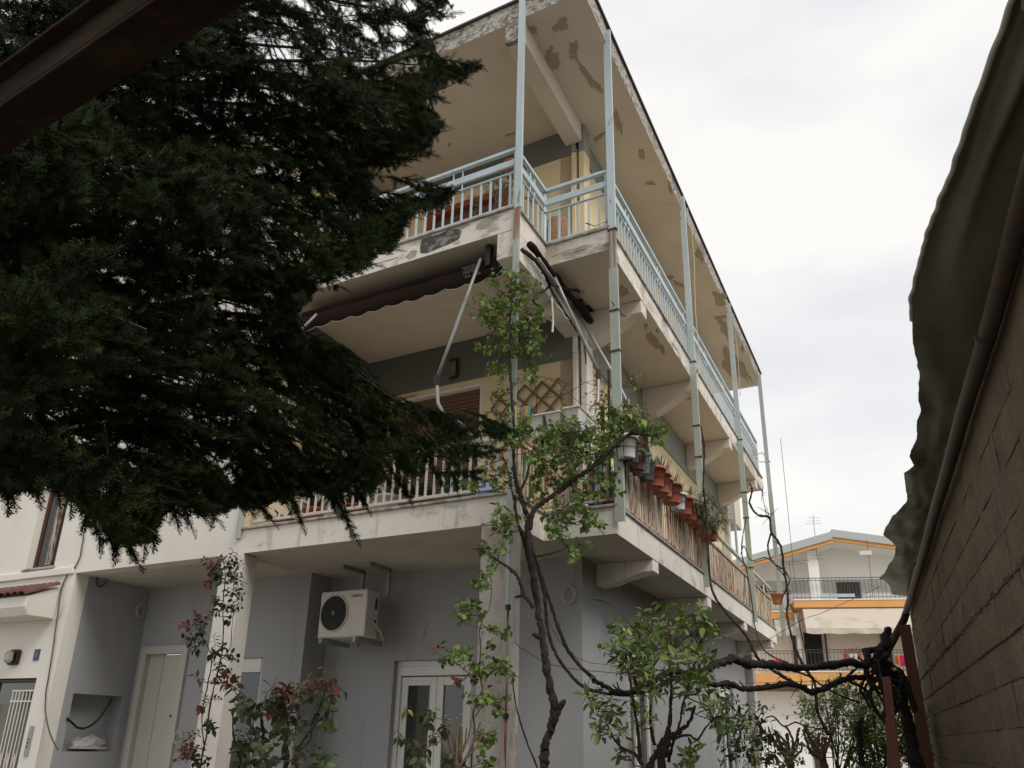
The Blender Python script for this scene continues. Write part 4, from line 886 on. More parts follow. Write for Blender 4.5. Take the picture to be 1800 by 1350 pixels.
t = thing('washing_crate', 'grey white plastic crate standing behind the corner railing', 'crate', B.P(.15, 1.1, 3.6)); MB().box(B, .02, .3, 1.0, 1.2, 3.6, 3.95).build('body', K['whitepot'], t, bevel=.015); MB().box(B, .0, .32, .98, 1.22, 3.93, 3.97).build('rim', K['blackpot'], t)
for k, (mat, x, lab) in enumerate((('hose', 905, 'green garden hose hanging in loops inside the corner railing'), ('hose_y', 925, 'yellow green garden hose hanging beside the green one'))):
    p = path3([B.at(x+dx, y, b=.35) for dx, y in ((0, 790), (6, 830), (14, 870), (22, 885), (28, 860), (24, 820), (20, 795), (16, 830), (10, 875))], 5, .004); o = link('garden_hose', MB().tube(p, .011, 6).mesh('garden_hose', K[mat], p[0], True), None, p[0]); tag(o, lab, 'hose')
q0 = B.at(1072, 885, b=.9); MBp = MB(); MBp.tube([q0, B.at(1070, 650, b=.9)], .014, 6); o = link('pole', MBp.mesh('pole', K['twig'], q0), None, q0); tag(o, 'thin brown cane tied upright just left of the second post', 'cane')
q0 = B.at(1063, 885, b=.9); o = link('pole', MB().tube([q0, B.at(1059, 715, b=.9)], .02, 7).mesh('pole', K['bark'], q0), None, q0); tag(o, 'thick dark stake left of the thin cane near the second post', 'stake')
# ---- pots
def leafmesh(name, mat, w=.5, fold=.18, bend=.15, k=3):
    m = MB(); ys = np.linspace(0, 1, k+2); vs = []; 
    for y in ys:
        ww = w*.5*math.sin(math.pi*min(1, y**.8))*(1 if 0 < y < 1 else 0); z = -bend*y*y
        vs += [(-ww, y, z+fold*ww), (0, y, z), (ww, y, z+fold*ww)]
    fs = []
    for i in range(k+1):
        a = i*3; b = a+3
        if i == 0: fs += [(1, 4, 3), (1, 5, 4)]
        elif i == k: fs += [(a, a+1, b+1), (a+1, a+2, b+1)]
        else: fs += [(a, a+1, b+1, b), (a+1, a+2, b+2, b+1)]
    m.add(vs, fs); used = sorted({i for f in fs for i in f}); mp_ = {o_: i for i, o_ in enumerate(used)}
    m2 = MB(); m2.add([vs[i] for i in used], [tuple(mp_[i] for i in f) for f in fs]); me = m2.mesh(name, K[mat]); me['n'] = 1; return me, m2
def strap(m, p, d, L_, w, droop=.3):
    s_ = d.cross(Vector((0, 0, 1))); s_ = (s_ if s_.length > .01 else Vector((1, 0, 0))).normalized(); vs = []
    for i in range(5):
        f = i/4; c = p+d*L_*f+Vector((0, 0, -droop*L_*f*f)); ww = w*(1-f**2)*.5+.0006; vs += [c-s_*ww, c+s_*ww]
    m.add(vs, [(2*i, 2*i+1, 2*i+3, 2*i+2) for i in range(4)])
def pot(P, r, h, mat, label, plant=None, group='potted plants hung along the side railing', hanger=True, sq=False):
    P = Vector(P); t = thing('flower_pot', label, 'flower pot', P, group)
    prof = [(r*.76, 0), (r*.78, .01), (r*.95, h*.86), (r*1.08, h*.86), (r*1.1, h), (r*.98, h), (r*.93, h*.9)]
    o = MB().lathe(P, prof, 4 if sq else 18); o.build('pot', K[mat], t, smooth=not sq, bevel=.004 if sq else 0)
    MB().lathe(P+Vector((0, 0, h*.84)), [(r*.92, 0), (r*.9, .01)], 12).build('soil', K['soil'], t)
    if hanger:
        m = MB()
        for zz in (h*.45, h*.8): m.tube([P+Vector((math.cos(q), math.sin(q), 0))*r*(1.0 if zz < h*.6 else 1.03)+Vector((0, 0, zz)) for q in np.linspace(0, 6.283, 15)], .0035, 4, cap=False)
        for q in (0, 1.57, 3.14, 4.71): m.tube([P+Vector((math.cos(q), math.sin(q), 0))*r*.3+Vector((0, 0, -.006)), P+Vector((math.cos(q), math.sin(q), 0))*r*.9+Vector((0, 0, -.004)), P+Vector((math.cos(q), math.sin(q), 0))*r*1.04+Vector((0, 0, h*.8))], .0035, 4)
        m.tube([P+Vector((-r, 0, h*.8)), P+Vector((-r-.05, 0, h*.85)), P+Vector((-r-.06, 0, h*.6))], .004, 4); m.build('wire_holder', K['black'], t)
    if plant:
        kind, n, L_, mt = plant; m = MB()
        for _ in range(n):
            q = random.uniform(0, 6.283); u = random.uniform(0, r*.7); c = P+Vector((math.cos(q)*u, math.sin(q)*u, h*.85))
            if kind == 'strap': d = Vector((math.cos(q)*.35, math.sin(q)*.35, 1)).normalized(); strap(m, c, d, L_*random.uniform(.5, 1), .016, .12)
            elif kind == 'broad': d = Vector((math.cos(q)*.8, math.sin(q)*.8, 1)).normalized(); strap(m, c, d, L_*random.uniform(.5, 1), .045, .5)
            elif kind == 'trail':
                d = Vector((math.cos(q), math.sin(q), random.uniform(-.2, 1))).normalized(); 
                for s2 in range(3): c2_ = c+d*L_*random.uniform(0, .8); strap(m, c2_, (d+Vector((random.gauss(0, .7), random.gauss(0, .7), random.gauss(0, .5)))).normalized(), L_*.35, .008, .4)
        m.build('plant', K[mt], t, kind='stuff')
    return t
PR = [(1106, 798, .088, .20, 'whitepot', 'white bucket pot, first in the row beside the second post', None),
      (1111, 812, .10, .20, 'blackpot', 'black pot with trailing stems just behind the white bucket', ('trail', 30, .16, 'vine_leaf')),
      (1124, 826, .082, .18, 'maroon', 'dark maroon pot, between the black pot and the green pot', ('trail', 8, .1, 'vine_leaf')),
      (1131, 838, .10, .19, 'greenpot', 'grey green pot between the maroon pot and a slim black one', None),
      (1143, 843, .075, .19, 'blackpot', 'slim black pot directly before the first terracotta pot', None),
      (1155, 858, .105, .19, 'terracotta', 'first terracotta pot with grey green succulents', ('strap', 30, .17, 'succulent')),
      (1166, 866, .095, .20, 'terracotta', 'second terracotta pot with dry tangled stems', ('strap', 26, .2, 'twig')),
      (1173, 880, .085, .18, 'orange_pot', 'orange clay pot between terracotta pots', ('strap', 12, .14, 'succulent')),
      (1185, 890, .105, .20, 'terracotta', 'old faded terracotta pot with aloe leaves', ('strap', 36, .2, 'succulent')),
      (1197, 903, .085, .17, 'whitepot', 'round white pot with aloe before the red pot', ('strap', 26, .17, 'grass_leaf')),
      (1207, 913, .10, .19, 'terracotta', 'red pot right after the round white pot', ('strap', 12, .1, 'grass_leaf')),
      (1217, 926, .095, .18, 'terracotta', 'deep red pot half hidden by a bushy trailing plant', ('trail', 150, .24, 'succulent')),
      (1226, 938, .095, .17, 'terracotta', 'red pot just before the third post under grassy growth', ('trail', 150, .24, 'succulent')),
      (1243, 945, .10, .16, 'orange_pot', 'pot with a big dry bushy plant right of the third post', ('trail', 230, .28, 'succulent')),
      (1253, 955, .10, .18, 'terracotta', 'last bright red pot hanging alone right of the third post', ('trail', 24, .12, 'twig'))]
for x, y, r, h, mt, lab, pl in PR:
    P = B.at(x-4, y+9, a=.89); pl = pl and (pl[0], int(pl[1]*1.5), pl[2]*1.35, pl[3]); pot((P.x, P.y, max(P.z, 4.0) if P.z < 4 else P.z), r*1.12, h*1.12, mt, lab, pl, sq=mt in ('blackpot', 'greenpot') and r < .101)
P = B.at(1367, 1062, a=.80); pot(P, .12, .2, 'orange_pot', 'weathered pot with fresh green plant at the far end of the lower balcony', ('broad', 30, .15, 'spring_leaf'), hanger=False)
# pots standing on the front balcony floor behind the railing
for i, (a, r, h, mt, lab, pl) in enumerate(((-2.95, .13, .12, 'terracotta', 'shallow terracotta bowl at the left end behind the front railing', ('broad', 14, .4, 'grass_leaf')), (-2.55, .12, .2, 'terracotta', 'terracotta pot with long strap leaves near the left end of the front railing', ('broad', 30, .55, 'grass_leaf')),
      (-2.0, .14, .17, 'terracotta', 'terracotta pot of dark green strap leaves behind the middle of the front railing', ('broad', 34, .5, 'grass_leaf')), (-1.55, .12, .22, 'whitepot', 'cream pot of strap leaves behind the front railing', ('broad', 30, .5, 'grass_leaf')),
      (-1.15, .15, .14, 'terracotta', 'wide bright red bowl pot behind the front railing', ('broad', 34, .5, 'grass_leaf')), (-.72, .12, .2, 'greenpot', 'green pot with upright leaves at the right end of the front railing', ('broad', 26, .55, 'grass_leaf')))):
    pot(B.P(a, .25, 3.6), r, h, mt, lab, pl, 'potted plants standing behind the front railing', False)
# pots on the top balcony
pot(B.P(-.55, .5, 6.62), .12, .2, 'terracotta', 'pot with a thin leafy shrub on the top balcony near the corner', None, None, False)
pot(B.P(-.16, .2, 7.18), .09, .16, 'terracotta', 'small terracotta pot set on the top railing beside the corner post', None, None, False)
# wicker basket shape on the top balcony
t = thing('wicker_basket', 'tall brown wicker basket on the top balcony by the yellow wall', 'basket', B.P(-.15, 1.6, 6.62)); K['wicker'] = M('wicker', (.34, .20, .10), .8, [((.16, .09, .05), (60, 60, 90), .45, .55, .8)], (120, 1, .006))
MB().lathe(B.P(-.13, 1.5, 6.62), [(.13, 0), (.17, .15), (.19, .4), (.16, .62), (.12, .72), (.13, .76)], 20).build('body', K['wicker'], t, smooth=True)

# ---- left entrance details
t = thing('wall_lamp', 'square bulkhead lamp with frosted glass above the barred entrance door', 'lamp', B.P(-7.0, -.05, 2.4)); q = B.sol(21, 1155, b=-.05)
a, z = q[0], q[2]; MB().box(B, a-.11, a+.11, -.05, 0, z-.09, z+.09).build('base', K['black'], t, bevel=.02); MB().box(B, a-.09, a+.07, -.12, -.05, z-.07, z+.07).build('diffuser', K['lampglass'], t, bevel=.03)
q = B.sol(64, 1151, b=-.01); a, z = q[0], q[2]; t = thing('house_number_plate', 'small dark blue house number plate right of the bulkhead lamp', 'sign', B.P(a, -.01, z)); MB().box(B, a-.055, a+.055, -.012, -.002, z-.065, z+.065).build('plate', K['plate'], t, bevel=.003); text('digit', '1', .09, B.P(a-.02, -.0135, z-.033), B.a, v_, 'steel_plate', t)
q = B.sol(50, 1304, b=-.01); a, z = q[0], q[2]; t = thing('intercom', 'narrow steel intercom panel beside the barred entrance door', 'intercom', B.P(a, -.01, z)); MB().box(B, a-.03, a+.04, -.02, -.002, z-.15, z+.17).build('panel', K['steel_plate'], t, bevel=.003)
for k in range(3): MB().box(B, a-.005, a+.015, -.026, -.02, z-.06+k*.04, z-.045+k*.04).build('button', K['black'], t)
def cable(name, pts, mat, label, r=.006, wob=.004, cat='cable', n=5):
    p = path3(pts, 6, wob); o = link(name, MB().tube(p, r, n).mesh(name, K[mat], p[0], True), None, p[0]); return tag(o, label, cat)
f0 = lambda x, y: B.at(x, y, b=-.02)
cable('cable', [f0(170, 830), f0(158, 890), f0(148, 935), f0(140, 980), f0(125, 1002), f0(100, 1005), f0(60, 1010), f0(0, 1022)], 'cable', 'grey cable running down the white wall right of the old window', .009)
cable('cable', [f0(118, 1010), f0(107, 1040), f0(100, 1090), f0(92, 1150), f0(82, 1210), f0(80, 1250), f0(88, 1290), f0(102, 1318)], 'cable', 'dark cable running down beside the blue grey corner of the recess', .009)
cable('cable', [f0(105, 1008), f0(95, 1030), f0(88, 1050), f0(88, 1075), f0(98, 1090), f0(108, 1075), f0(112, 1060)], 'cable_w', 'pale cable looping under the old window sill', .006)
nc = lambda x, y: B.at(x, y, a=-6.15)
cable('cable', [nc(118, 1262), nc(135, 1278), nc(152, 1279), nc(172, 1265), nc(190, 1240), nc(196, 1225)], 'black', 'thick black cable hanging in an arc in the wall niche', .014)
q = B.P(-6.25, .75, 1.36); m = MB(); vs = []
for i in range(8):
    for j in range(14):
        th = math.pi/2*i/7; ph = 2*math.pi*j/14; r = 1+.3*noise.noise(Vector((i*.5, j*.5, 9)))+random.uniform(-.06, .06); vs.append(q+Vector((.1*math.cos(th)*math.cos(ph)*r, .26*math.cos(th)*math.sin(ph)*r, .14*math.sin(th)*r)))
m.add(vs, [(i*14+j, i*14+(j+1) % 14, (i+1)*14+(j+1) % 14, (i+1)*14+j) for i in range(7) for j in range(14)]); m.build('plastic_bag', K['bag'], label='crumpled clear plastic bag lying in the wall niche', cat='bag')
def coil(c, r, n, nrm, mat, label, tail=None):
    nrm = Vector(nrm).normalized(); x = nrm.cross(Vector((0, 0, 1))).normalized(); y = Vector((0, 0, 1)); P = []
    for i in range(n*14+1):
        q = i*2*math.pi/14; rr = r*(1+.12*math.sin(q*.37)); P.append(c+x*math.cos(q)*rr*.8+y*math.sin(q)*rr+nrm*(.004*(i/14)+.003*math.sin(i)))
    if tail: P = [Vector(p) for p in tail]+P
    o = link('cable_coil', MB().tube(P, .005, 5).mesh('cable_coil', K[mat], c, True), None, c); tag(o, label, 'cable coil')
cc = B.at(999, 1045, b=1.58); coil(cc, .085, 4, (0, -1, 0), 'cable_w', 'white cable coil hanging near the corner of the blue grey wall', [B.at(1010, 995, b=1.6), B.at(1004, 1020, b=1.59)])
cc = B.at(246, 1073, a=-6.13); coil(cc, .08, 3, (1, 0, 0), 'cable_w', 'pale cable coil low on the side wall of the entrance recess'); cc = B.at(178, 1018, a=-6.13); coil(cc, .09, 3, (1, 0, 0), 'cable', 'grey cable coil high in the corner of the entrance recess')
cc = B.at(313, 1296, b=1.15); coil(cc, .07, 3, (0, -1, 0), 'cable_w', 'pale cable coil right of the cream entrance door')
cable('cable', [B.at(1045, 1051, a=.12), B.at(1060, 1053, a=.13), B.at(1075, 1058, a=.14), B.at(1084, 1066, a=.15)], 'cable_w', 'short white cable end poking from the side wall')
cable('cable', [B.at(748, 1092, b=1.58), B.at(743, 1108, b=1.58), B.at(736, 1132, b=1.58)], 'cable_w', 'short pale cable end on the wall right of the air conditioner')
# red and grey conduit on the corner pillar
t = thing('conduit_pipe', 'grey and red conduit pipe strapped to the front pillar', 'pipe', B.P(.03, -.06, 0)); MB().tube([B.P(.045, -.07, 3.3), B.P(.045, -.07, 2.62)], .018, 8).build('upper_pipe', K['galv'], t); MB().tube([B.P(.045, -.07, 2.6), B.P(.045, -.07, 0)], .011, 8).build('lower_pipe', K['red'], t)
for z in (2.6, 1.75): MB().tube([B.P(.045, -.07, z-.02), B.P(.045, -.07, z+.02)], .026, 8).build('clip', K['black'], t)
# wires
cable('wire', [S.P(13.8, .5, 3.75), atD(1450, 1075, 13), atD(1400, 1095, 12), B.at(1310, 1150, a=.3)], 'cable', 'thin black wire from the sheet corner to the far balcony end', .004)
cable('wire', [B.P(.05, .3, 2.9), atD(1000, 1146, 8), atD(1090, 1172, 9), atD(1250, 1200, 10), atD(1500, 1195, 12)], 'cable', 'thin wire stretched between the trunk and the right hand post', .003)
cable('wire', [atD(905, 1130, 7.2), atD(950, 1160, 7.2), atD(1000, 1175, 7.6), atD(1095, 1184, 8.4)], 'cable', 'sagging dark wire crossing behind the vine trunk', .004)
cable('cable', [B.P(.83, 4.75, 9.3), B.P(.86, 4.85, 8.6), B.P(.84, 4.8, 7.6), B.P(.85, 4.78, 6.8), B.P(.83, 4.6, 6.3)], 'cable_w', 'white cable hanging from the roof edge beside the third post', .006)
cable('cable', [B.P(.83, 8.4, 9.2), B.P(.85, 8.5, 8.4), B.P(.84, 8.45, 7.5)], 'cable_w', 'white cable hanging from the roof edge beside the fourth post', .006)
t = thing('drying_frame', 'white wire drying frame sticking out at the far end of the top balcony', 'drying frame', B.P(.8, 10.6, 7.3)); MB().tube([B.at(1322, 800, a=.8), B.at(1340, 796, a=1.1), B.at(1354, 812, a=1.1), B.at(1335, 812, a=.8)], .01, 5).tube([B.at(1322, 792, a=.8), B.at(1332, 808, a=.8)], .01, 5).build('frame', K['cable_w'], t)
for k, (x, lab) in enumerate(((1102, 'left'), (1109, 'middle'), (1120, 'right'))): o = link('cane', MB().tube([B.at(x, 790, a=.8), B.at(x+(6 if k == 2 else 1), 690+k*5, a=.8)], .006, 4).mesh('cane', K['twig'], B.at(x, 790, a=.8)), None, B.at(x, 790, a=.8)); tag(o, lab+' one of three thin canes rising behind the first pots', 'cane')
# ============================================================ PLANTS
def leaf_templates(mat, w, fold, bend, n=3):
    return [leafmesh('leaf', mat, w*random.uniform(.85, 1.15), fold*random.uniform(.5, 1.5), bend*random.uniform(.3, 2)) for _ in range(n)]
def rquat(y, z):
    y = y.normalized(); x = y.cross(z)
    x = x.normalized() if x.length > 1e-4 else y.orthogonal().normalized()
    z = x.cross(y); return Matrix((x, y, z)).transposed().to_quaternion()
WOOD = .66
def plant(root, stems, clumps, leafkinds, leaflen, barkmat, nobj=300, twiglen=.22, twigr=.004, perleaf=7, updir=.4, out_r=1.0, leafgap=.03, stemname='branch', petiole=.4, droop=.3):
    """stems: [(points, radii, name)]; clumps: [(cx, cy, rx, ry, D, dspread, ntwigs, kind)] in photo pixels at horizontal distance D"""
    nodes = []
    for pts, rr, nm in stems:
        P = path3(pts, 9 if max(rr) > .015 else 6, max(rr)*.22); R_ = lerps([q*WOOD for q in rr], len(P)); R_ = [r*(1+.18*random.uniform(-1, 1)) for r in R_]
        (rough_tube(P, R_, 12) if max(rr) > .015 else MB().tube(P, R_, 5)).build(nm, K[barkmat], root, smooth=True); nodes += list(zip(P, R_))
    tw = MB(); leaves = []
    for cx, cy, rx, ry, D, ds, nt_, kind in clumps:
        cen = atD(cx, cy, D)
        for _ in range(nt_):
            for _t in range(6):
                u, v = random.uniform(-1, 1), random.uniform(-1, 1)
                if u*u+v*v <= 1: break
            p = atD(cx+u*rx, cy+v*ry, D+random.gauss(0, ds)); nd = min(nodes, key=lambda q: (q[0]-p).length+.15*abs(q[1])) if nodes else (p, .01)
            base = nd[0]; gap = (p-base)
            if gap.length > 1.3: base = p-gap.normalized()*1.3
            dirv = (gap.normalized()*.7 if gap.length > .02 else Vector((0, 0, 1)))+Vector((random.gauss(0, .5), random.gauss(0, .5), updir+random.gauss(0, .4)))
            dirv.normalize(); L_ = twiglen*random.uniform(.5, 1.2); tip = p+dirv*L_; midp = (base+p)/2+Vector((random.gauss(0, .03), random.gauss(0, .03), -.06*gap.length))
            Pt = path3([base, midp, p, p+dirv*L_*.5+Vector((random.gauss(0, .012), random.gauss(0, .012), 0)), tip], 3, .003)
            tw.tube(Pt, lerps([twigr*1.5, twigr, twigr*.5], len(Pt)), 4); nodes.append((p, twigr))
            n = int(perleaf*random.uniform(.6, 1.3))
            for i in range(n):
                f = .15+.85*(i+random.random()*.5)/n; c = p+dirv*L_*f; q = i*2.4+random.random()
                side = dirv.orthogonal().normalized(); side = Quaternion(dirv, q) @ side
                d = (dirv*.45+side*1.0+Vector((0, 0, -droop))).normalized(); zl = (dirv+Vector((0, 0, .8))+Vector((random.gauss(0, .35), random.gauss(0, .35), 0))).normalized()
                c2_ = c+d*leaflen*petiole*.4; leaves.append((c2_, rquat(d, zl), leaflen*random.choice((.45, .7, .85, 1, 1, 1.25))*random.uniform(.85, 1.1), kind))
    if tw.v: tw.build('twig', K['twig'], root, kind='stuff')
    tp = {k: leaf_templates(*v) for k, v in leafkinds.items()}
    leaves.sort(key=lambda l: -l[2]/(l[0]-CAMLOC).length)
    for c, q, s_, kd in leaves[:nobj]: link('leaf', random.choice(tp[kd])[0], root, c, q, s_)
    by = {}
    for c, q, s_, kd in leaves[nobj:]: by.setdefault(kd, MB())
    for c, q, s_, kd in leaves[nobj:]:
        m2 = random.choice(tp[kd])[1]; by[kd].add([c+q @ (Vector(v)*s_) for v in m2.v], m2.f)
    for kd, m in by.items(): m.build('foliage', K[leafkinds[kd][0]], root, kind='stuff')
def PX(pts, D=None):
    return [atD(p[0], p[1], p[2] if len(p) > 2 else D) for p in pts]

# ---- grape vine by the corner
G = 6.9
trunk = PX([(950, 1420), (956, 1350), (958, 1314), (971, 1273), (974, 1246), (964, 1187), (955, 1133), (947, 1077), (938, 1009), (930, 950), (927, 905)], G)
root = thing('grape_vine', 'tall dark vine trunk climbing past the balcony corner with fresh green leaves', 'vine', (trunk[0].x, trunk[0].y, 0))
trunk = [Vector((trunk[0].x+.02, trunk[0].y, 0))]+trunk
stems = [(trunk, [.065, .05, .047, .045, .05, .043, .044, .036, .034, .034, .036], 'trunk'), (PX([(962, 1190), (952, 1100), (940, 1050), (932, 1000), (920, 950), (908, 910), (905, 870)], G+.06), [.02, .022, .02, .022, .02, .018, .015], 'branch'),
 (PX([(972, 1270), (982, 1250), (990, 1233)], G-.03), [.04, .035, .03], 'stub'), (PX([(948, 1120), (938, 1115)], G-.05), [.03, .025], 'stub'),
 (PX([(927, 910), (918, 880), (908, 850), (903, 810), (904, 760), (900, 700), (897, 640), (896, 580), (900, 520)], 7.1), [.035, .028, .026, .024, .022, .02, .018, .014, .01], 'branch'),
 (PX([(930, 930), (940, 895), (960, 880), (985, 862), (1010, 842), (1045, 818), (1075, 790), (1098, 768)], G), [.036, .03, .028, .03, .025, .027, .022, .022], 'branch'),
 (PX([(1085, 785), (1105, 764), (1130, 764), (1150, 768), (1160, 776)], G), [.022, .02, .014, .01, .006], 'branch'),
 (PX([(925, 900), (915, 870), (925, 840), (935, 800), (945, 770)], G), [.02, .018, .015, .012, .01], 'branch'),
 (PX([(905, 1050), (921, 1048), (938, 1068)], G), [.016, .022, .026], 'branch'), (PX([(845, 965), (870, 982), (897, 1000), (912, 1018), (921, 1046)], G), [.014, .016, .018, .02, .022], 'branch'),
 (PX([(932, 955), (915, 930), (900, 905), (885, 890), (860, 884)], G), [.02, .016, .013, .01, .008], 'branch'),
 (PX([(934, 980), (960, 975), (985, 968), (1000, 960)], G), [.014, .011, .008, .005], 'branch'),
 (PX([(900, 1185), (907, 1240), (925, 1300), (945, 1350)], G-.2), [.008, .009, .01, .012], 'branch'),
 (PX([(880, 790), (893, 830), (903, 880)], 7.0), [.006, .009, .012], 'branch')]
clumps = [(900, 500, 34, 24, 7.2, .1, 30, 'v'), (888, 545, 48, 26, 7.2, .12, 40, 'v'), (852, 545, 20, 16, 7.1, .08, 10, 'v'), (918, 585, 26, 40, 7.2, .12, 34, 'v'), (880, 600, 32, 26, 7.2, .12, 24, 'v'), (925, 625, 20, 20, 7.2, .1, 16, 'v'), (885, 640, 22, 22, 7.2, .1, 12, 'v'), (945, 560, 8, 20, 7.2, .1, 8, 'v'), (935, 660, 12, 12, 7.2, .1, 6, 'v'),
 (880, 720, 16, 30, 7.1, .1, 10, 'v'), (925, 770, 45, 28, 7.0, .15, 34, 'v'), (985, 775, 52, 30, 7.0, .15, 56, 'v'), (1035, 780, 46, 38, 7.0, .15, 56, 'v'), (1075, 745, 30, 16, 7.0, .1, 16, 'v'), (1120, 745, 34, 14, 6.9, .1, 22, 'v'), (1152, 765, 16, 10, 6.9, .08, 10, 'v'), (965, 830, 40, 30, 7.0, .15, 26, 'v'), (1030, 850, 36, 30, 7.0, .15, 26, 'v'), (1065, 840, 16, 24, 7.0, .1, 8, 'v'), (1000, 905, 26, 20, 6.9, .1, 18, 'v'), (975, 935, 18, 14, 6.9, .1, 8, 'v'), (1040, 915, 26, 14, 6.9, .1, 10, 'v'), (1008, 960, 16, 10, 6.9, .1, 8, 'v'), (820, 835, 22, 14, 7.0, .1, 10, 'v'), (880, 905, 20, 22, 6.9, .1, 9, 'v'), (895, 930, 16, 12, 6.9, .1, 5, 'v'), (852, 965, 12, 10, 6.9, .05, 4, 'v'), (870, 975, 14, 8, 6.9, .05, 5, 'v'), (880, 845, 22, 26, 7.0, .1, 9, 'v'), (1100, 720, 20, 14, 7.1, .1, 4, 'a')]
plant(root, stems, clumps, {'v': ('vine_leaf', .85, .25, .25), 'a': ('autumn', .7, .2, .3)}, .047, 'bark', 300, .13, .0028, 8, .2)
# ---- old vine arms reaching to the right
root = thing('old_grape_vine', 'gnarled old vine with thick twisted dark arms spanning to the shed wall', 'vine', (atD(1600, 1350, 10.5).x, atD(1600, 1350, 10.5).y, 0))
def zig(a): return [(x, y, D) for x, y, D in a]
A1 = PX([(1040, 1195, 7.2), (1054, 1202, 7.2), (1090, 1218, 7.3), (1125, 1208, 7.4), (1166, 1187, 7.6), (1184, 1180, 7.7), (1223, 1184, 7.9), (1250, 1172, 8.0), (1288, 1159, 8.2), (1315, 1168, 8.4), (1353, 1168, 8.7), (1400, 1174, 9.0), (1455, 1169, 9.4), (1493, 1164, 9.7), (1518, 1168, 9.9), (1527, 1158, 10), (1524, 1146, 10.1), (1540, 1142, 10.2), (1558, 1133, 10.3)])
A2 = PX([(1066, 1219, 7.3), (1107, 1221, 7.4), (1146, 1211, 7.5), (1175, 1199, 7.6), (1199, 1190, 7.7), (1237, 1199, 7.9), (1255, 1203, 8), (1282, 1202, 8.2), (1309, 1211, 8.3), (1362, 1206, 8.7), (1385, 1202, 8.9), (1407, 1207, 9.1), (1427, 1216, 9.2), (1456, 1207, 9.4), (1480, 1196, 9.6), (1500, 1191, 9.8), (1527, 1191, 10)])
C1_ = PX([(932, 940), (936, 968), (953, 1018), (968, 1062), (986, 1116), (1004, 1151), (1027, 1178), (1054, 1202)], 7.1)
C2_ = PX([(945, 1000), (956, 1039), (964, 1110), (980, 1154), (1004, 1187), (1030, 1210), (1066, 1219)], 7.05)
big = PX([(1625, 1400, 10.5), (1612, 1340, 10.5), (1600, 1290, 10.5), (1590, 1240, 10.5), (1582, 1205, 10.4), (1565, 1185, 10.3), (1545, 1165, 10.2), (1555, 1130, 10.2), (1562, 1105, 10.2)])
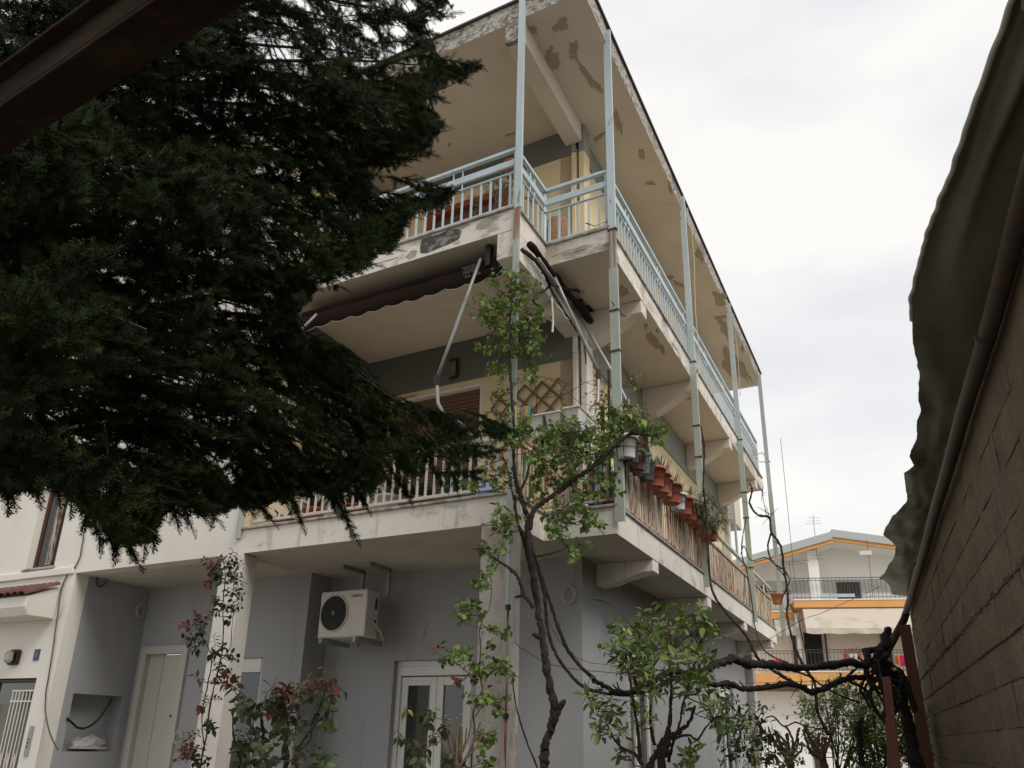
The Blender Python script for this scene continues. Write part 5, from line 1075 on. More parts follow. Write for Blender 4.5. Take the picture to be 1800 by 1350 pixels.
st = [(A1, [.018, .022, .035, .033, .034, .04, .045, .05, .055, .052, .056, .05, .055, .058, .05, .052, .055, .05, .055], 'arm'), (A2, [.018, .022, .028, .026, .03, .034, .036, .038, .036, .04, .037, .04, .046, .044, .042, .044, .045], 'arm'),
 (C1_, [.02, .02, .02, .019, .022, .021, .02, .022], 'arm'), (C2_, [.022, .022, .02, .02, .019, .02, .018], 'arm'), (big, [.11, .10, .085, .075, .08, .09, .10, .07, .05], 'trunk'),
 (PX([(1545, 1190, 10.1), (1530, 1215, 10), (1535, 1240, 10), (1555, 1265, 10.1), (1575, 1250, 10.2), (1585, 1225, 10.2)]), [.03, .026, .028, .036, .03, .024], 'knot'),
 (PX([(1530, 1160, 10), (1522, 1185, 9.9), (1535, 1205, 9.9), (1560, 1215, 10), (1575, 1240, 10.1)]), [.03, .034, .03, .036, .03], 'knot'),
 (PX([(1548, 1140, 10.1), (1540, 1165, 10.1), (1550, 1200, 10.1), (1558, 1240, 10), (1556, 1270, 10)]), [.045, .05, .055, .05, .03], 'knot'),
 (PX([(1575, 1180, 10.3), (1590, 1190, 10.3), (1598, 1215, 10.3), (1608, 1250, 10.4)]), [.03, .035, .045, .05], 'knot'),
 (PX([(1515, 1345, 12), (1512, 1310, 12), (1508, 1280, 12), (1515, 1265, 12)]), [.055, .05, .06, .04], 'knot'),
 (PX([(1233, 750, 9.9), (1238, 790, 9.9), (1236, 850, 9.9), (1241, 895, 9.9), (1244, 950, 9.9), (1250, 1030, 9.8), (1275, 1075, 9.6), (1310, 1115, 9.4), (1335, 1160, 9.2), (1375, 1188, 9.1), (1405, 1206, 9.1)]), [.012, .016, .016, .018, .018, .018, .02, .022, .022, .024, .024], 'cane'),
 (PX([(1318, 850, 12.5), (1322, 862, 12.5), (1318, 885, 12.5), (1332, 905, 12.4), (1352, 910, 12.4), (1356, 935, 12.3), (1372, 960, 12), (1378, 1000, 12), (1385, 1050, 11.8), (1384, 1085, 11.6), (1395, 1130, 11.3), (1412, 1170, 11), (1432, 1200, 10.8), (1437, 1250, 10.6), (1457, 1292, 10.5)]), [.012, .018, .02, .022, .025, .024, .024, .022, .022, .022, .024, .024, .022, .024, .02], 'cane'),
 (PX([(1356, 935, 12.3), (1350, 960, 12.3), (1356, 985, 12.2), (1375, 1000, 12)]), [.02, .016, .015, .012], 'cane'), (PX([(1378, 1000, 12), (1388, 1020, 12), (1380, 1040, 12), (1372, 1060, 12)]), [.014, .014, .013, .01], 'cane'),
 (PX([(1340, 868, 12.4), (1346, 900, 12.4), (1352, 910, 12.4)]), [.006, .01, .014], 'cane'), (PX([(1302, 975, 12), (1308, 960, 12), (1320, 985, 12), (1345, 980, 12), (1362, 992, 12), (1378, 1012, 12)]), [.008, .012, .01, .012, .012, .012], 'cane'),
 (PX([(1312, 912, 12.2), (1306, 940, 12.2), (1304, 975, 12.2), (1314, 1010, 12.2), (1322, 1060, 12), (1328, 1105, 11.8), (1345, 1145, 11), (1385, 1165, 10.6)]), [.008, .01, .014, .012, .012, .012, .014, .014], 'cane'),
 (PX([(1385, 1060, 11.8), (1400, 1080, 11.6), (1412, 1130, 11.4), (1420, 1165, 11.2)]), [.012, .01, .01, .01], 'cane'),
 (PX([(1365, 1176, 9), (1395, 1180, 9.2), (1420, 1188, 9.4), (1445, 1205, 9.6), (1475, 1222, 9.8), (1510, 1235, 10)]), [.014, .014, .013, .013, .014, .016], 'cane'),
 (PX([(1345, 1262, 12), (1360, 1260, 12), (1378, 1277, 12), (1398, 1270, 12), (1420, 1278, 12), (1455, 1281, 12)]), [.012, .015, .015, .015, .013, .01], 'cane'), (PX([(1545, 560+600, 10.1), (1560, 1150, 10.1)]), [.04, .05], 'knot')]
for k in range(16):
    x, y = 1548+random.gauss(0, 16), 1150+random.uniform(-5, 30); P0 = []
    for q in range(5): P0.append((x, y, 10.1+random.gauss(0, .1))); x += random.gauss(2, 14); y += random.uniform(6, 26)
    st.append((PX(P0), [.014, .02, .022, .018, .010], 'cane'))
for k in range(26):
    i = random.randrange(2, len(A1)-2); b_ = (A1 if k % 2 else A2)[min(i, 14)]; d = Vector((random.gauss(0, .5), random.gauss(0, .5), random.uniform(.3, 1.2))).normalized(); l = random.uniform(.04, .1); st.append(([b_, b_+d*l*.6, b_+d*l], [.012, .01, .006], 'spur'))
for k in range(40):
    src = random.choice([st[10][0], st[11][0], st[14][0] if len(st[14][0]) > 2 else st[11][0]]); b_ = random.choice(src); d = Vector((random.gauss(0, 1), random.gauss(0, .6), random.gauss(.2, .6))).normalized(); l = random.uniform(.06, .2); st.append(([b_, b_+d*l*.6+Vector((0, 0, .01)), b_+d*l], [.007, .005, .003], 'spur'))
plant(root, st, [], {}, .05, 'bark_wet', 0)
# dead vine limb at the awning corner
root = thing('vine_limb', 'leafless dark vine limb tied to the furled side awning at the corner', 'vine', B.at(1013, 497, a=.2))
vl = lambda pts, a=.2: [B.at(x, y, a=a) for x, y in pts]
plant(root, [(vl([(918, 440), (935, 452), (950, 470), (962, 488), (970, 500), (1000, 508), (1030, 513), (1040, 505), (1055, 515), (1072, 522)], .15), [.03, .034, .03, .026, .024, .018, .018, .014, .012, .01], 'limb'), (vl([(1038, 508), (1040, 498), (1040, 485)]), [.012, .01, .007], 'spur'), (vl([(1030, 513), (1036, 518), (1041, 520)]), [.01, .008, .006], 'spur'), (vl([(970, 500), (955, 512), (945, 516), (938, 530), (950, 540), (957, 543)], .1), [.02, .018, .028, .016, .014, .008], 'limb'),
  (vl([(1075, 530), (1085, 545), (1092, 552), (1100, 556)], .8), [.008, .012, .012, .007], 'spur'), (vl([(960, 490), (975, 520), (1000, 560), (1025, 600), (1030, 640)], .12), [.02, .018, .018, .014, .01], 'limb')], [], {}, .05, 'bark_wet', 0)
# creeper on the trellis, sparse yellowing leaves
root = thing('creeper', 'thin creeper with sparse yellowish leaves tangled over the trellis', 'climbing plant', B.P(-.5, 1.8, 4.6))
tl = lambda pts, b=1.85: [B.at(x, y, b=b) for x, y in pts]
plant(root, [(tl([(944, 740), (943, 700), (948, 680), (965, 665), (985, 668)]), [.008, .007, .006, .005, .003], 'stem'), (tl([(943, 700), (970, 698), (1000, 690), (1030, 672), (1055, 668)]), [.006, .006, .006, .005, .004], 'stem'), (tl([(910, 658), (940, 660), (975, 670), (1000, 690)]), [.004, .004, .005, .005], 'stem'), (tl([(1000, 690), (1015, 705), (1040, 712), (1060, 700)], 1.2), [.004, .004, .004, .004], 'stem')],
  [(1000, 690, 36, 22, 9.6, .15, 26, 'a'), (1050, 680, 20, 26, 9.0, .15, 8, 'a'), (960, 700, 26, 26, 9.9, .1, 12, 'a'), (885, 700, 12, 26, 9.9, .1, 9, 'v'), (1095, 680, 10, 10, 8.8, .1, 3, 'a'), (1112, 672, 14, 9, 8.9, .1, 8, 'a'), (1060, 712, 26, 16, 8.6, .1, 12, 'a')], {'a': ('autumn', .7, .2, .3), 'v': ('vine_leaf', .7, .2, .3)}, .045, 'twig', 60, .16, .0028, 5)
# top balcony shrub
root = thing('potted_shrub', 'wispy grey green shrub behind the top railing near the corner', 'plant', B.P(-.55, .5, 6.82))
p = B.P(-.55, .5, 6.8); plant(root, [([p, p+Vector((.02, 0, .2)), p+Vector((.04, 0, .5))], [.012, .009, .005], 'stem'), ([p, p+Vector((-.1, 0, .2)), p+Vector((-.2, 0, .45))], [.01, .008, .004], 'stem')], [(885, 335, 14, 24, 9.0, .1, 26, 's'), (865, 330, 12, 22, 9.0, .1, 12, 's'), (835, 360, 9, 12, 9.0, .1, 8, 's'), (930, 340, 10, 20, 9.2, .1, 8, 's')], {'s': ('succulent', .35, .1, .2)}, .04, 'twig', 0, .14, .0025, 10)
# ---- citrus tree
Cc = 6.9
b0 = atD(1165, 1350, Cc); root = thing('citrus_tree', 'young citrus tree with glossy pointed leaves in front of the blue grey side wall', 'tree', (b0.x, b0.y, 0))
stems = [([Vector((b0.x, b0.y, 0))]+PX([(1165, 1350), (1168, 1325), (1173, 1300)], Cc), [.05, .045, .05, .045], 'trunk'), (PX([(1140, 1350), (1155, 1322), (1172, 1298), (1195, 1285), (1212, 1268), (1222, 1240)], Cc), [.035, .034, .04, .026, .02, .012], 'branch'),
 (PX([(1173, 1300), (1178, 1260), (1180, 1220), (1178, 1180), (1172, 1130)], Cc), [.032, .022, .018, .012, .006], 'branch'), (PX([(1125, 1335), (1122, 1290), (1115, 1245), (1108, 1200), (1100, 1150)], Cc-.1), [.022, .02, .016, .012, .007], 'branch'), (PX([(1130, 1345), (1115, 1325), (1095, 1315), (1080, 1300), (1065, 1270)], Cc-.1), [.022, .018, .014, .011, .006], 'branch'),
 (PX([(1150, 1310), (1143, 1260), (1148, 1200), (1150, 1140)], Cc+.1), [.02, .016, .012, .006], 'branch'), (PX([(1180, 1300), (1210, 1292), (1225, 1300), (1240, 1280), (1255, 1262)], Cc), [.018, .013, .012, .01, .006], 'branch'), (PX([(1175, 1340), (1185, 1300), (1195, 1270), (1200, 1240), (1215, 1190), (1230, 1130)], Cc+.15), [.02, .016, .013, .012, .009, .005], 'branch')]
clumps = [(1150, 1115, 36, 34, Cc, .2, 20, 'c'), (1110, 1130, 28, 36, Cc, .2, 16, 'c'), (1085, 1145, 18, 22, Cc, .15, 8, 'c'), (1200, 1110, 34, 32, Cc, .2, 20, 'c'), (1232, 1110, 14, 30, Cc, .15, 9, 'c'), (1170, 1160, 56, 30, Cc, .25, 18, 'c'), (1110, 1190, 22, 24, Cc, .2, 10, 'c'), (1230, 1165, 18, 24, Cc, .15, 9, 'c'), (1160, 1210, 50, 20, Cc, .2, 8, 'c'), (1220, 1235, 36, 28, Cc, .2, 14, 'c'), (1255, 1255, 18, 20, Cc, .15, 9, 'c'), (1060, 1255, 18, 16, Cc, .1, 8, 'c'), (1072, 1290, 14, 20, Cc, .1, 7, 'c'), (1048, 1235, 8, 10, Cc, .1, 3, 'c'), (1135, 1265, 30, 22, Cc, .2, 7, 'c'), (1220, 1330, 14, 16, Cc, .1, 6, 'c'), (1100, 1330, 14, 12, Cc, .1, 3, 'c')]
plant(root, stems, clumps, {'c': ('citrus_leaf', .42, .22, .2)}, .08, 'bark', 300, .16, .0035, 7, .55, droop=.1)
# ---- climbing rose on the left pillar
Rr = 8.3
b0 = atD(352, 1350, Rr); root = thing('climbing_rose', 'slender climbing rose with small dark and reddish leaves against the left white pillar', 'climbing plant', (b0.x, b0.y, 0))
stems = [([Vector((b0.x, b0.y, 0))]+PX([(352, 1350), (362, 1300), (368, 1250), (378, 1200), (388, 1160), (393, 1110), (392, 1060), (396, 1010), (390, 975)], Rr), [.014, .012, .012, .011, .01, .009, .008, .007, .004], 'stem'), (PX([(360, 1320), (355, 1260), (366, 1200), (372, 1160), (362, 1130), (345, 1100), (345, 1075)], Rr), [.01, .008, .008, .007, .006, .005, .003], 'stem'), (PX([(388, 1160), (404, 1140), (408, 1100), (412, 1060)], Rr), [.008, .006, .005, .003], 'stem')]
clumps = [(400, 1010, 16, 26, Rr, .08, 12, 'g'), (412, 1045, 10, 22, Rr, .08, 8, 'g'), (395, 1070, 18, 20, Rr, .08, 8, 'g'), (376, 1005, 10, 16, Rr, .08, 8, 'r'), (344, 1100, 12, 20, Rr, .08, 9, 'r'), (350, 1125, 12, 14, Rr, .08, 7, 'g'), (385, 1150, 20, 18, Rr, .08, 8, 'g'), (375, 1195, 18, 22, Rr, .08, 9, 'g'), (360, 1230, 14, 14, Rr, .08, 4, 'r'), (372, 1275, 10, 14, Rr, .08, 3, 'g'), (342, 1318, 18, 18, Rr, .08, 9, 'r'), (350, 1335, 18, 12, Rr, .08, 6, 'g')]
plant(root, stems, clumps, {'g': ('rose_dark', .7, .15, .2), 'r': ('rose_red', .65, .15, .2)}, .05, 'twig', 160, .12, .0025, 9)
# ---- rose bush bottom left
Rb = 6.6
b0 = atD(480, 1400, Rb); root = thing('rose_bush', 'broad rose bush with dark green leaves and fresh red shoots at the lower left', 'bush', (b0.x, b0.y, 0))
stems = [([Vector((b0.x, b0.y, 0))]+PX([(500, 1360), (498, 1320), (505, 1290), (503, 1260)], Rb), [.03, .024, .022, .018, .01], 'stem'), (PX([(525, 1360), (520, 1325), (535, 1300), (552, 1278), (575, 1252)], Rb), [.016, .015, .013, .01, .006], 'stem'), (PX([(428, 1360), (420, 1330), (410, 1290), (410, 1250)], Rb), [.014, .012, .01, .005], 'stem'), (PX([(452, 1360), (462, 1320), (462, 1280), (455, 1240)], Rb), [.02, .018, .016, .008], 'stem'), (PX([(520, 1325), (545, 1300), (550, 1270), (568, 1230), (572, 1200)], Rb), [.012, .01, .009, .006, .003], 'stem')]
clumps = [(440, 1262, 30, 26, Rb, .2, 8, 'g'), (480, 1255, 30, 20, Rb, .2, 7, 'g'), (520, 1245, 28, 20, Rb, .2, 7, 'g'), (500, 1285, 34, 24, Rb, .2, 5, 'g'), (425, 1300, 24, 20, Rb, .2, 5, 'g'), (450, 1335, 34, 18, Rb, .2, 8, 'g'), (500, 1340, 30, 10, Rb, .2, 3, 'g'), (430, 1345, 24, 12, Rb, .2, 5, 'g'), (565, 1215, 22, 14, Rb, .15, 6, 'r'), (520, 1222, 20, 8, Rb, .15, 5, 'r'), (482, 1225, 22, 8, Rb, .15, 5, 'r'), (450, 1250, 30, 20, Rb, .15, 4, 'r'), (578, 1240, 12, 14, Rb, .1, 4, 'g'), (560, 1262, 18, 12, Rb, .1, 4, 'g'), (420, 1218, 10, 10, Rb, .1, 3, 'r'), (572, 1345, 24, 10, Rb, .2, 7, 'g')]
plant(root, stems, clumps, {'g': ('rose_leaf', .75, .15, .25), 'r': ('rose_red', .7, .15, .25)}, .068, 'bark', 220, .13, .003, 7)
# ---- climbing rose on the front pillar
Rp = 7.0
b0 = atD(830, 1400, Rp); root = thing('climbing_rose', 'climbing rose with round green leaves growing up the weathered front pillar', 'climbing plant', (b0.x, b0.y, 0))
stems = [([Vector((b0.x, b0.y, 0))]+PX([(828, 1350), (835, 1290), (832, 1250), (848, 1215), (842, 1180), (845, 1140), (843, 1110), (850, 1085), (860, 1070), (864, 1040), (862, 1010)], Rp), [.012, .012, .011, .011, .01, .009, .008, .007, .006, .005, .004], 'stem'), (PX([(835, 1260), (850, 1240), (865, 1238)], Rp), [.008, .006, .004], 'stem'), (PX([(842, 1195), (820, 1180), (800, 1165), (785, 1160)], Rp), [.008, .006, .005, .003], 'stem'), (PX([(843, 1180), (860, 1172), (885, 1178)], Rp), [.007, .005, .003], 'stem')]
clumps = [(826, 1085, 18, 24, Rp, .08, 14, 'g'), (852, 1020, 9, 14, Rp, .06, 8, 'g'), (870, 1115, 12, 16, Rp, .08, 8, 'g'), (795, 1155, 20, 12, Rp, .08, 9, 'g'), (825, 1150, 14, 12, Rp, .08, 6, 'g'), (852, 1175, 20, 12, Rp, .08, 9, 'g'), (888, 1178, 14, 10, Rp, .08, 8, 'g'), (820, 1190, 20, 12, Rp, .08, 5, 'r'), (868, 1235, 20, 16, Rp, .08, 12, 'g'), (835, 1235, 16, 14, Rp, .08, 5, 'g'), (860, 1298, 16, 10, Rp, .08, 6, 'g'), (850, 1345, 16, 8, Rp, .08, 5, 'g'), (775, 1145, 6, 6, Rp, .05, 2, 'r')]
plant(root, stems, clumps, {'g': ('vine_leaf', .85, .15, .2), 'r': ('rose_red', .75, .15, .2)}, .05, 'twig', 150, .09, .0025, 7)
# ---- pruned shrub before the glass door
Ps = 6.7
b0 = atD(800, 1400, Ps); root = thing('pruned_shrub', 'hard pruned shrub with many pale cut stubs in front of the glass door', 'shrub', (b0.x, b0.y, 0)); st = []
base = PX([(805, 1350)], Ps)[0]; st.append(([Vector((b0.x, b0.y, 0)), base-Vector((0, 0, .2)), base], [.04, .035, .03], 'stem'))
for x, y, mx_, my in ((783, 1258, 790, 1310), (790, 1265, 798, 1300), (803, 1262, 803, 1300), (812, 1275, 812, 1310), (820, 1280, 815, 1315), (828, 1262, 822, 1300), (838, 1290, 825, 1320), (852, 1280, 835, 1315), (770, 1290, 785, 1320), (810, 1255, 808, 1290), (795, 1285, 800, 1320), (845, 1268, 830, 1310)):
    st.append((PX([(805+random.uniform(-8, 8), 1352), (mx_, my), (x, y)], Ps+random.uniform(-.1, .1)), [.014, .010, .007], 'stem'))
plant(root, st, [(740, 1320, 16, 16, Ps, .1, 8, 'g'), (712, 1300, 8, 10, Ps, .1, 3, 'g'), (748, 1265, 20, 12, Ps, .1, 5, 'g'), (775, 1290, 12, 12, Ps, .1, 4, 'g'), (716, 1250, 5, 5, Ps, .05, 1, 'a'), (735, 1345, 12, 12, Ps, .1, 5, 'g'), (800, 1335, 14, 12, Ps, .1, 4, 'g')], {'g': ('rose_leaf', .6, .15, .3), 'a': ('autumn', .5, .15, .3)}, .06, 'stub', 70, .1, .0025, 6, droop=1.0)
m = MB()
for p_, r_, n_ in st[1:]: m.lathe(Vector(p_[-1])-Vector((0, 0, .002)), [(.0085, 0), (.0085, .004)], 7)
K['cut'] = M('fresh_cut_wood', (.55, .42, .26), .8, (), None); m.build('cut_end', K['cut'], root)
# ---- jasmine by the side wall, right shrubs
Rj = 8.6
b0 = atD(1290, 1400, Rj); root = thing('jasmine', 'loose climbing shrub with small dark leaves left of the cream wall', 'climbing plant', (b0.x, b0.y, 0))
stems = [([Vector((b0.x, b0.y, 0))]+PX([(1285, 1350), (1278, 1310), (1280, 1270), (1275, 1225), (1268, 1190)], Rj), [.012, .01, .008, .007, .005, .003], 'stem'), (PX([(1330, 1360), (1322, 1310), (1330, 1270), (1345, 1240)], Rj), [.01, .008, .007, .004], 'stem')]
clumps = [(1272, 1235, 14, 26, Rj, .1, 10, 'g'), (1280, 1275, 18, 22, Rj, .1, 10, 'g'), (1290, 1320, 24, 24, Rj, .1, 14, 'g'), (1328, 1260, 20, 16, Rj, .1, 10, 'g'), (1345, 1290, 20, 22, Rj, .1, 12, 'g'), (1335, 1330, 24, 18, Rj, .1, 14, 'g'), (1390, 1335, 26, 12, Rj+2, .2, 8, 'b'), (1375, 1345, 20, 8, Rj, .1, 6, 'a'), (1310, 1290, 8, 12, Rj, .1, 4, 'b'), (1308, 1278, 8, 8, Rj-.3, .1, 4, 'b'), (1320, 1340, 12, 8, Rj-.3, .1, 4, 'b')]
plant(root, stems, clumps, {'g': ('rose_leaf', .5, .15, .2), 'b': ('citrus_leaf', .5, .2, .2), 'a': ('autumn', .5, .2, .2)}, .055, 'twig', 150, .12, .0025, 8)
for k, (x0, pts, lab) in enumerate(((1395, [(1395, 1400), (1390, 1345), (1378, 1325), (1365, 1310), (1352, 1290)], 'stubby pollarded trunk with knobbly brown limbs, left of two'), (1450, [(1455, 1400), (1448, 1345), (1440, 1322), (1425, 1300), (1415, 1275)], 'stubby pollarded trunk with upright cut limbs, right of two'))):
    D = 11.5; b0 = atD(x0, 1400, D); root = thing('pollarded_tree', lab, 'tree', (b0.x, b0.y, 0)); st = [([Vector((b0.x, b0.y, 0))]+PX(pts[:3], D), [.10, .085, .07, .05], 'trunk'), (PX(pts[2:], D), [.045, .035, .038], 'limb')]
    for j in range(14):
        x = x0+random.uniform(-42, 26); y = random.uniform(1268, 1322); st.append((PX([(x0-5, 1335), ((x+x0)/2+random.uniform(-8, 8), (y+1335)/2+random.uniform(-6, 6)), (x, y)], D+random.uniform(-.2, .2)), [.03, .018, .024], 'limb'))
    plant(root, st, [], {}, .05, 'stub', 0)
D = 13.5
for k, (x0, lab, cl) in enumerate(((1480, 'tall spring shrub with upright brown shoots and light green leaves before the far house', [(1470, 1230, 26, 20), (1500, 1215, 26, 20), (1460, 1265, 30, 24), (1500, 1265, 34, 28), (1480, 1310, 44, 34), (1430, 1250, 20, 20), (1440, 1300, 24, 30), (1520, 1240, 18, 26)]),
        (1550, 'dense light green shrub between the timber posts and the concrete wall', [(1545, 1300, 34, 40), (1575, 1300, 30, 44), (1600, 1330, 28, 26), (1530, 1340, 34, 20), (1580, 1230, 16, 24), (1610, 1290, 12, 26), (1520, 1290, 18, 30)]))):
    b0 = atD(x0, 1400, D); root = thing('spring_shrub', lab, 'shrub', (b0.x, b0.y, 0)); st = []
    for j in range(14):
        x = x0+random.uniform(-70, 60); y = random.uniform(1190, 1280); st.append((PX([(x0+random.uniform(-20, 20), 1400), ((x+x0)/2, 1320), (x, y)], D+random.uniform(-.4, .4)), [.02, .013, .005], 'stem'))
    plant(root, st, [(a, b, c, d, D, .35, 60 if k else 26, 's') for a, b, c, d in cl], {'s': ('spring_leaf', .5, .12, .15)}, .062, 'twig', 150, .28, .003, 12, .8)

# ---- the big fir
POLY = [(-600, -600), (860, -600), (790, 0), (800, 15), (745, 62), (792, 100), (748, 110), (850, 100), (845, 120), (800, 150), (745, 180), (785, 212), (765, 275), (700, 288), (655, 300), (650, 345), (800, 322), (808, 350), (735, 385), (690, 445), (640, 480), (560, 510), (530, 540), (525, 590), (612, 605), (650, 660), (690, 690), (800, 728), (900, 740), (905, 785), (840, 800), (810, 838), (775, 805), (725, 855), (695, 812), (655, 870), (600, 890), (565, 868), (520, 895), (470, 902), (420, 893), (370, 920), (300, 892), (278, 968), (160, 945), (130, 875), (60, 862), (0, 880), (-600, 1000)]
PA = np.array(POLY, float)
def inside(x, y):
    x = np.asarray(x); y = np.asarray(y); c = np.zeros(x.shape, bool); n = len(PA); j = n-1
    for i in range(n):
        xi, yi = PA[i]; xj, yj = PA[j]
        c ^= ((yi > y) != (yj > y)) & (x < (xj-xi)*(y-yi)/((yj-yi)+1e-9)+xi); j = i
    return c
def projN(P):
    q = P-np.array(CAMLOC); d = q @ np.array(CF); d = np.where(d < .3, .3, d)
    return 900+FPX*(q @ np.array(CR))/d, 675-FPX*(q @ np.array(CU))/d, q @ np.array(CF)
TR = atD(-10, 600, 5.6); TR.z = 0
fir = thing('fir_tree', 'huge dark green fir tree whose drooping needled branches fill the upper left', 'tree', TR)
MB().tube(path3([TR+Vector((0, 0, z)) for z in (0, 2, 4, 6, 8, 10, 12.5)], 4, .02), lerps([.24, .22, .19, .16, .12, .07, .02], 25), 12).build('trunk', K['firbark'], fir, smooth=True)
def twig_tpl(n_st, per, L_=1.0, R=.21, seed=0):
    rs_ = np.random.RandomState(seed); tris = []
    for k in range(3):
        q0, q1 = k*2.094, (k+1)*2.094; r0 = .022
        a = [math.cos(q0)*r0, 0, math.sin(q0)*r0]; b = [math.cos(q1)*r0, 0, math.sin(q1)*r0]; tris.append([a, b, [0, L_, 0]])
    for i in range(n_st):
        y = .02+.95*i/n_st
        for j in range(per):
            q = j*6.283/per+i*1.1+rs_.uniform(-.4, .4); nl = R*rs_.uniform(.75, 1.1)*(1 if y < .85 else .85); fw = rs_.uniform(.25, .65)
            d = np.array([math.cos(q), fw, math.sin(q)*.8+.1]); d /= np.linalg.norm(d); s_ = np.array([-math.sin(q), .5, math.cos(q)])*.017
            b0 = np.array([0, y, 0]); e0 = b0+d*nl
            tris.append([b0-s_, b0+s_, e0] if (i+j) % 2 else [e0-s_*.9, e0+s_*.9, b0])
    for j in range(6):
        q = j*1.05; d = np.array([math.cos(q)*.5, 1, math.sin(q)*.5]); d /= np.linalg.norm(d); s_ = np.array([-math.sin(q), 0, math.cos(q)])*.019; b0 = np.array([0, .98, 0]); tris.append([b0-s_, b0+s_, b0+d*R*.8])
    return np.array(tris)          # (T,3,3)
TPL = [twig_tpl(13, 5, seed=s_) for s_ in range(4)]
TWS = []      # (pos, dir, up, len)
rng = np.random.RandomState(3)
limbs = []
def limb(h, tip, sag=.15, dens=1.0):
    a = TR+Vector((0, 0, h)); tip = Vector(tip); tip = a.lerp(tip, .86); L_ = (tip-a).length
    P = path3([a, a.lerp(tip, .25)+Vector((0, 0, sag*L_*.35)), a.lerp(tip, .5)+Vector((0, 0, sag*L_*.5)), a.lerp(tip, .8)+Vector((0, 0, sag*L_*.3)), tip], 6, .01)
    k_ = len(P)
    for i_, q_ in enumerate(P):
        x_, y_ = proj(q_)
        if i_ > 4 and -100 < x_ < 1900 and y_ > -50 and not inside([x_], [y_])[0]: k_ = i_; break
    if k_ < 6: return
    P = P[:k_]; r0 = .01+.007*L_; MB().tube(P, lerps([r0, r0*.7, r0*.4, .004], len(P)), 6).build('branch', K['firbark'], fir, smooth=True); limbs.append(1)
# named outline limbs (targets in real space)
for x, y, D, h, sg in ((842, 108, 4.9, 5.6, .12), (795, 20, 4.7, 6.3, .15), (745, 95, 4.6, 5.8, .15), (775, 225, 4.9, 5.0, .12), (740, 270, 4.7, 4.7, .14), (804, 335, 5.3, 4.7, .10), (735, 375, 5.1, 4.5, .14), (690, 440, 5.0, 4.2, .16), (640, 470, 4.8, 4.1, .16), (590, 495, 4.6, 4.0, .18),
        (610, 612, 5.4, 4.0, .1), (650, 655, 5.6, 3.9, .1), (700, 700, 5.8, 3.8, .1), (905, 765, 6.3, 3.9, .06), (850, 800, 6.1, 3.8, .08), (780, 850, 5.9, 3.6, .1), (700, 895, 5.6, 3.4, .12), (620, 915, 5.3, 3.2, .14), (540, 905, 5.0, 3.1, .15), (440, 895, 4.6, 3.0, .18), (365, 905, 4.3, 3.0, .2), (275, 955, 3.9, 2.9, .22), (230, 940, 3.8, 2.9, .2), (180, 930, 3.7, 2.9, .2), (120, 865, 3.6, 3.0, .2), (60, 850, 3.6, 3.0, .18),
        (165, 240, 3.0, 4.0, .2), (335, 300, 3.3, 4.1, .2), (445, 445, 3.7, 3.9, .2), (140, 560, 2.8, 3.4, .2), (385, 540, 3.5, 3.6, .2), (110, 760, 3.0, 3.1, .2), (390, 800, 4.0, 3.3, .2), (560, 760, 4.9, 3.6, .15), (250, 640, 3.3, 3.4, .2), (480, 640, 4.2, 3.7, .2), (60, 330, 2.8, 3.7, .2), (520, 340, 4.2, 4.5, .2), (640, 380, 4.8, 4.4, .15), (420, 200, 3.9, 5.0, .2), (560, 130, 4.2, 5.6, .2), (680, 30, 4.5, 6.2, .15), (640, 190, 4.5, 5.3, .15), (20, 470, 2.7, 3.4, .2), (300, 130, 3.6, 5.2, .2),
        (300, 420, 3.4, 3.8, .2), (200, 820, 3.4, 3.1, .2), (320, 720, 3.7, 3.3, .2), (470, 830, 4.6, 3.3, .18), (600, 850, 5.2, 3.4, .14), (690, 790, 5.6, 3.7, .12), (560, 650, 5.0, 3.8, .15), (430, 560, 4.1, 3.8, .2), (560, 420, 4.5, 4.2, .18), (700, 330, 4.9, 4.7, .14), (470, 60, 4.1, 5.9, .2), (620, 60, 4.4, 6.0, .18), (100, 130, 3.2, 4.8, .2), (40, 40, 3.2, 5.2, .2), (200, 20, 3.5, 5.6, .2), (760, 780, 5.9, 3.8, .1), (760, 30, 4.9, 6.6, .1), (690, -20, 4.8, 6.8, .1), (690, 150, 4.7, 5.7, .14), (710, 230, 4.7, 5.2, .14),
        (500, 880, 4.8, 3.2, .2), (580, 890, 5.1, 3.2, .2), (660, 880, 5.4, 3.3, .15), (740, 830, 5.8, 3.5, .12), (620, 800, 5.2, 3.5, .15), (680, 740, 5.6, 3.8, .12), (740, 740, 5.9, 3.9, .1), (800, 760, 6.0, 3.9, .1), (860, 770, 6.2, 3.9, .08), (540, 560, 4.9, 4.0, .2), (600, 560, 4.9, 4.0, .15), (500, 720, 4.6, 3.5, .2), (640, 250, 4.6, 5.0, .2), (660, 290, 4.7, 4.8, .2), (630, 330, 4.6, 4.6, .2), (600, 260, 4.4, 4.9, .2), (600, 60, 4.3, 6.2, .2), (720, 180, 4.8, 5.5, .15), (760, 150, 4.9, 5.5, .12), (330, 850, 4.1, 3.1, .2), (410, 870, 4.4, 3.1, .2), (30, 860, 3.5, 3.0, .2), (90, 840, 3.4, 3.0, .2), (150, 880, 3.6, 2.9, .25), (720, 60, 4.7, 6.3, .15), (740, 5, 4.8, 6.6, .15)):
    if y < 860: limb(h, atD(x, y, D), sg)
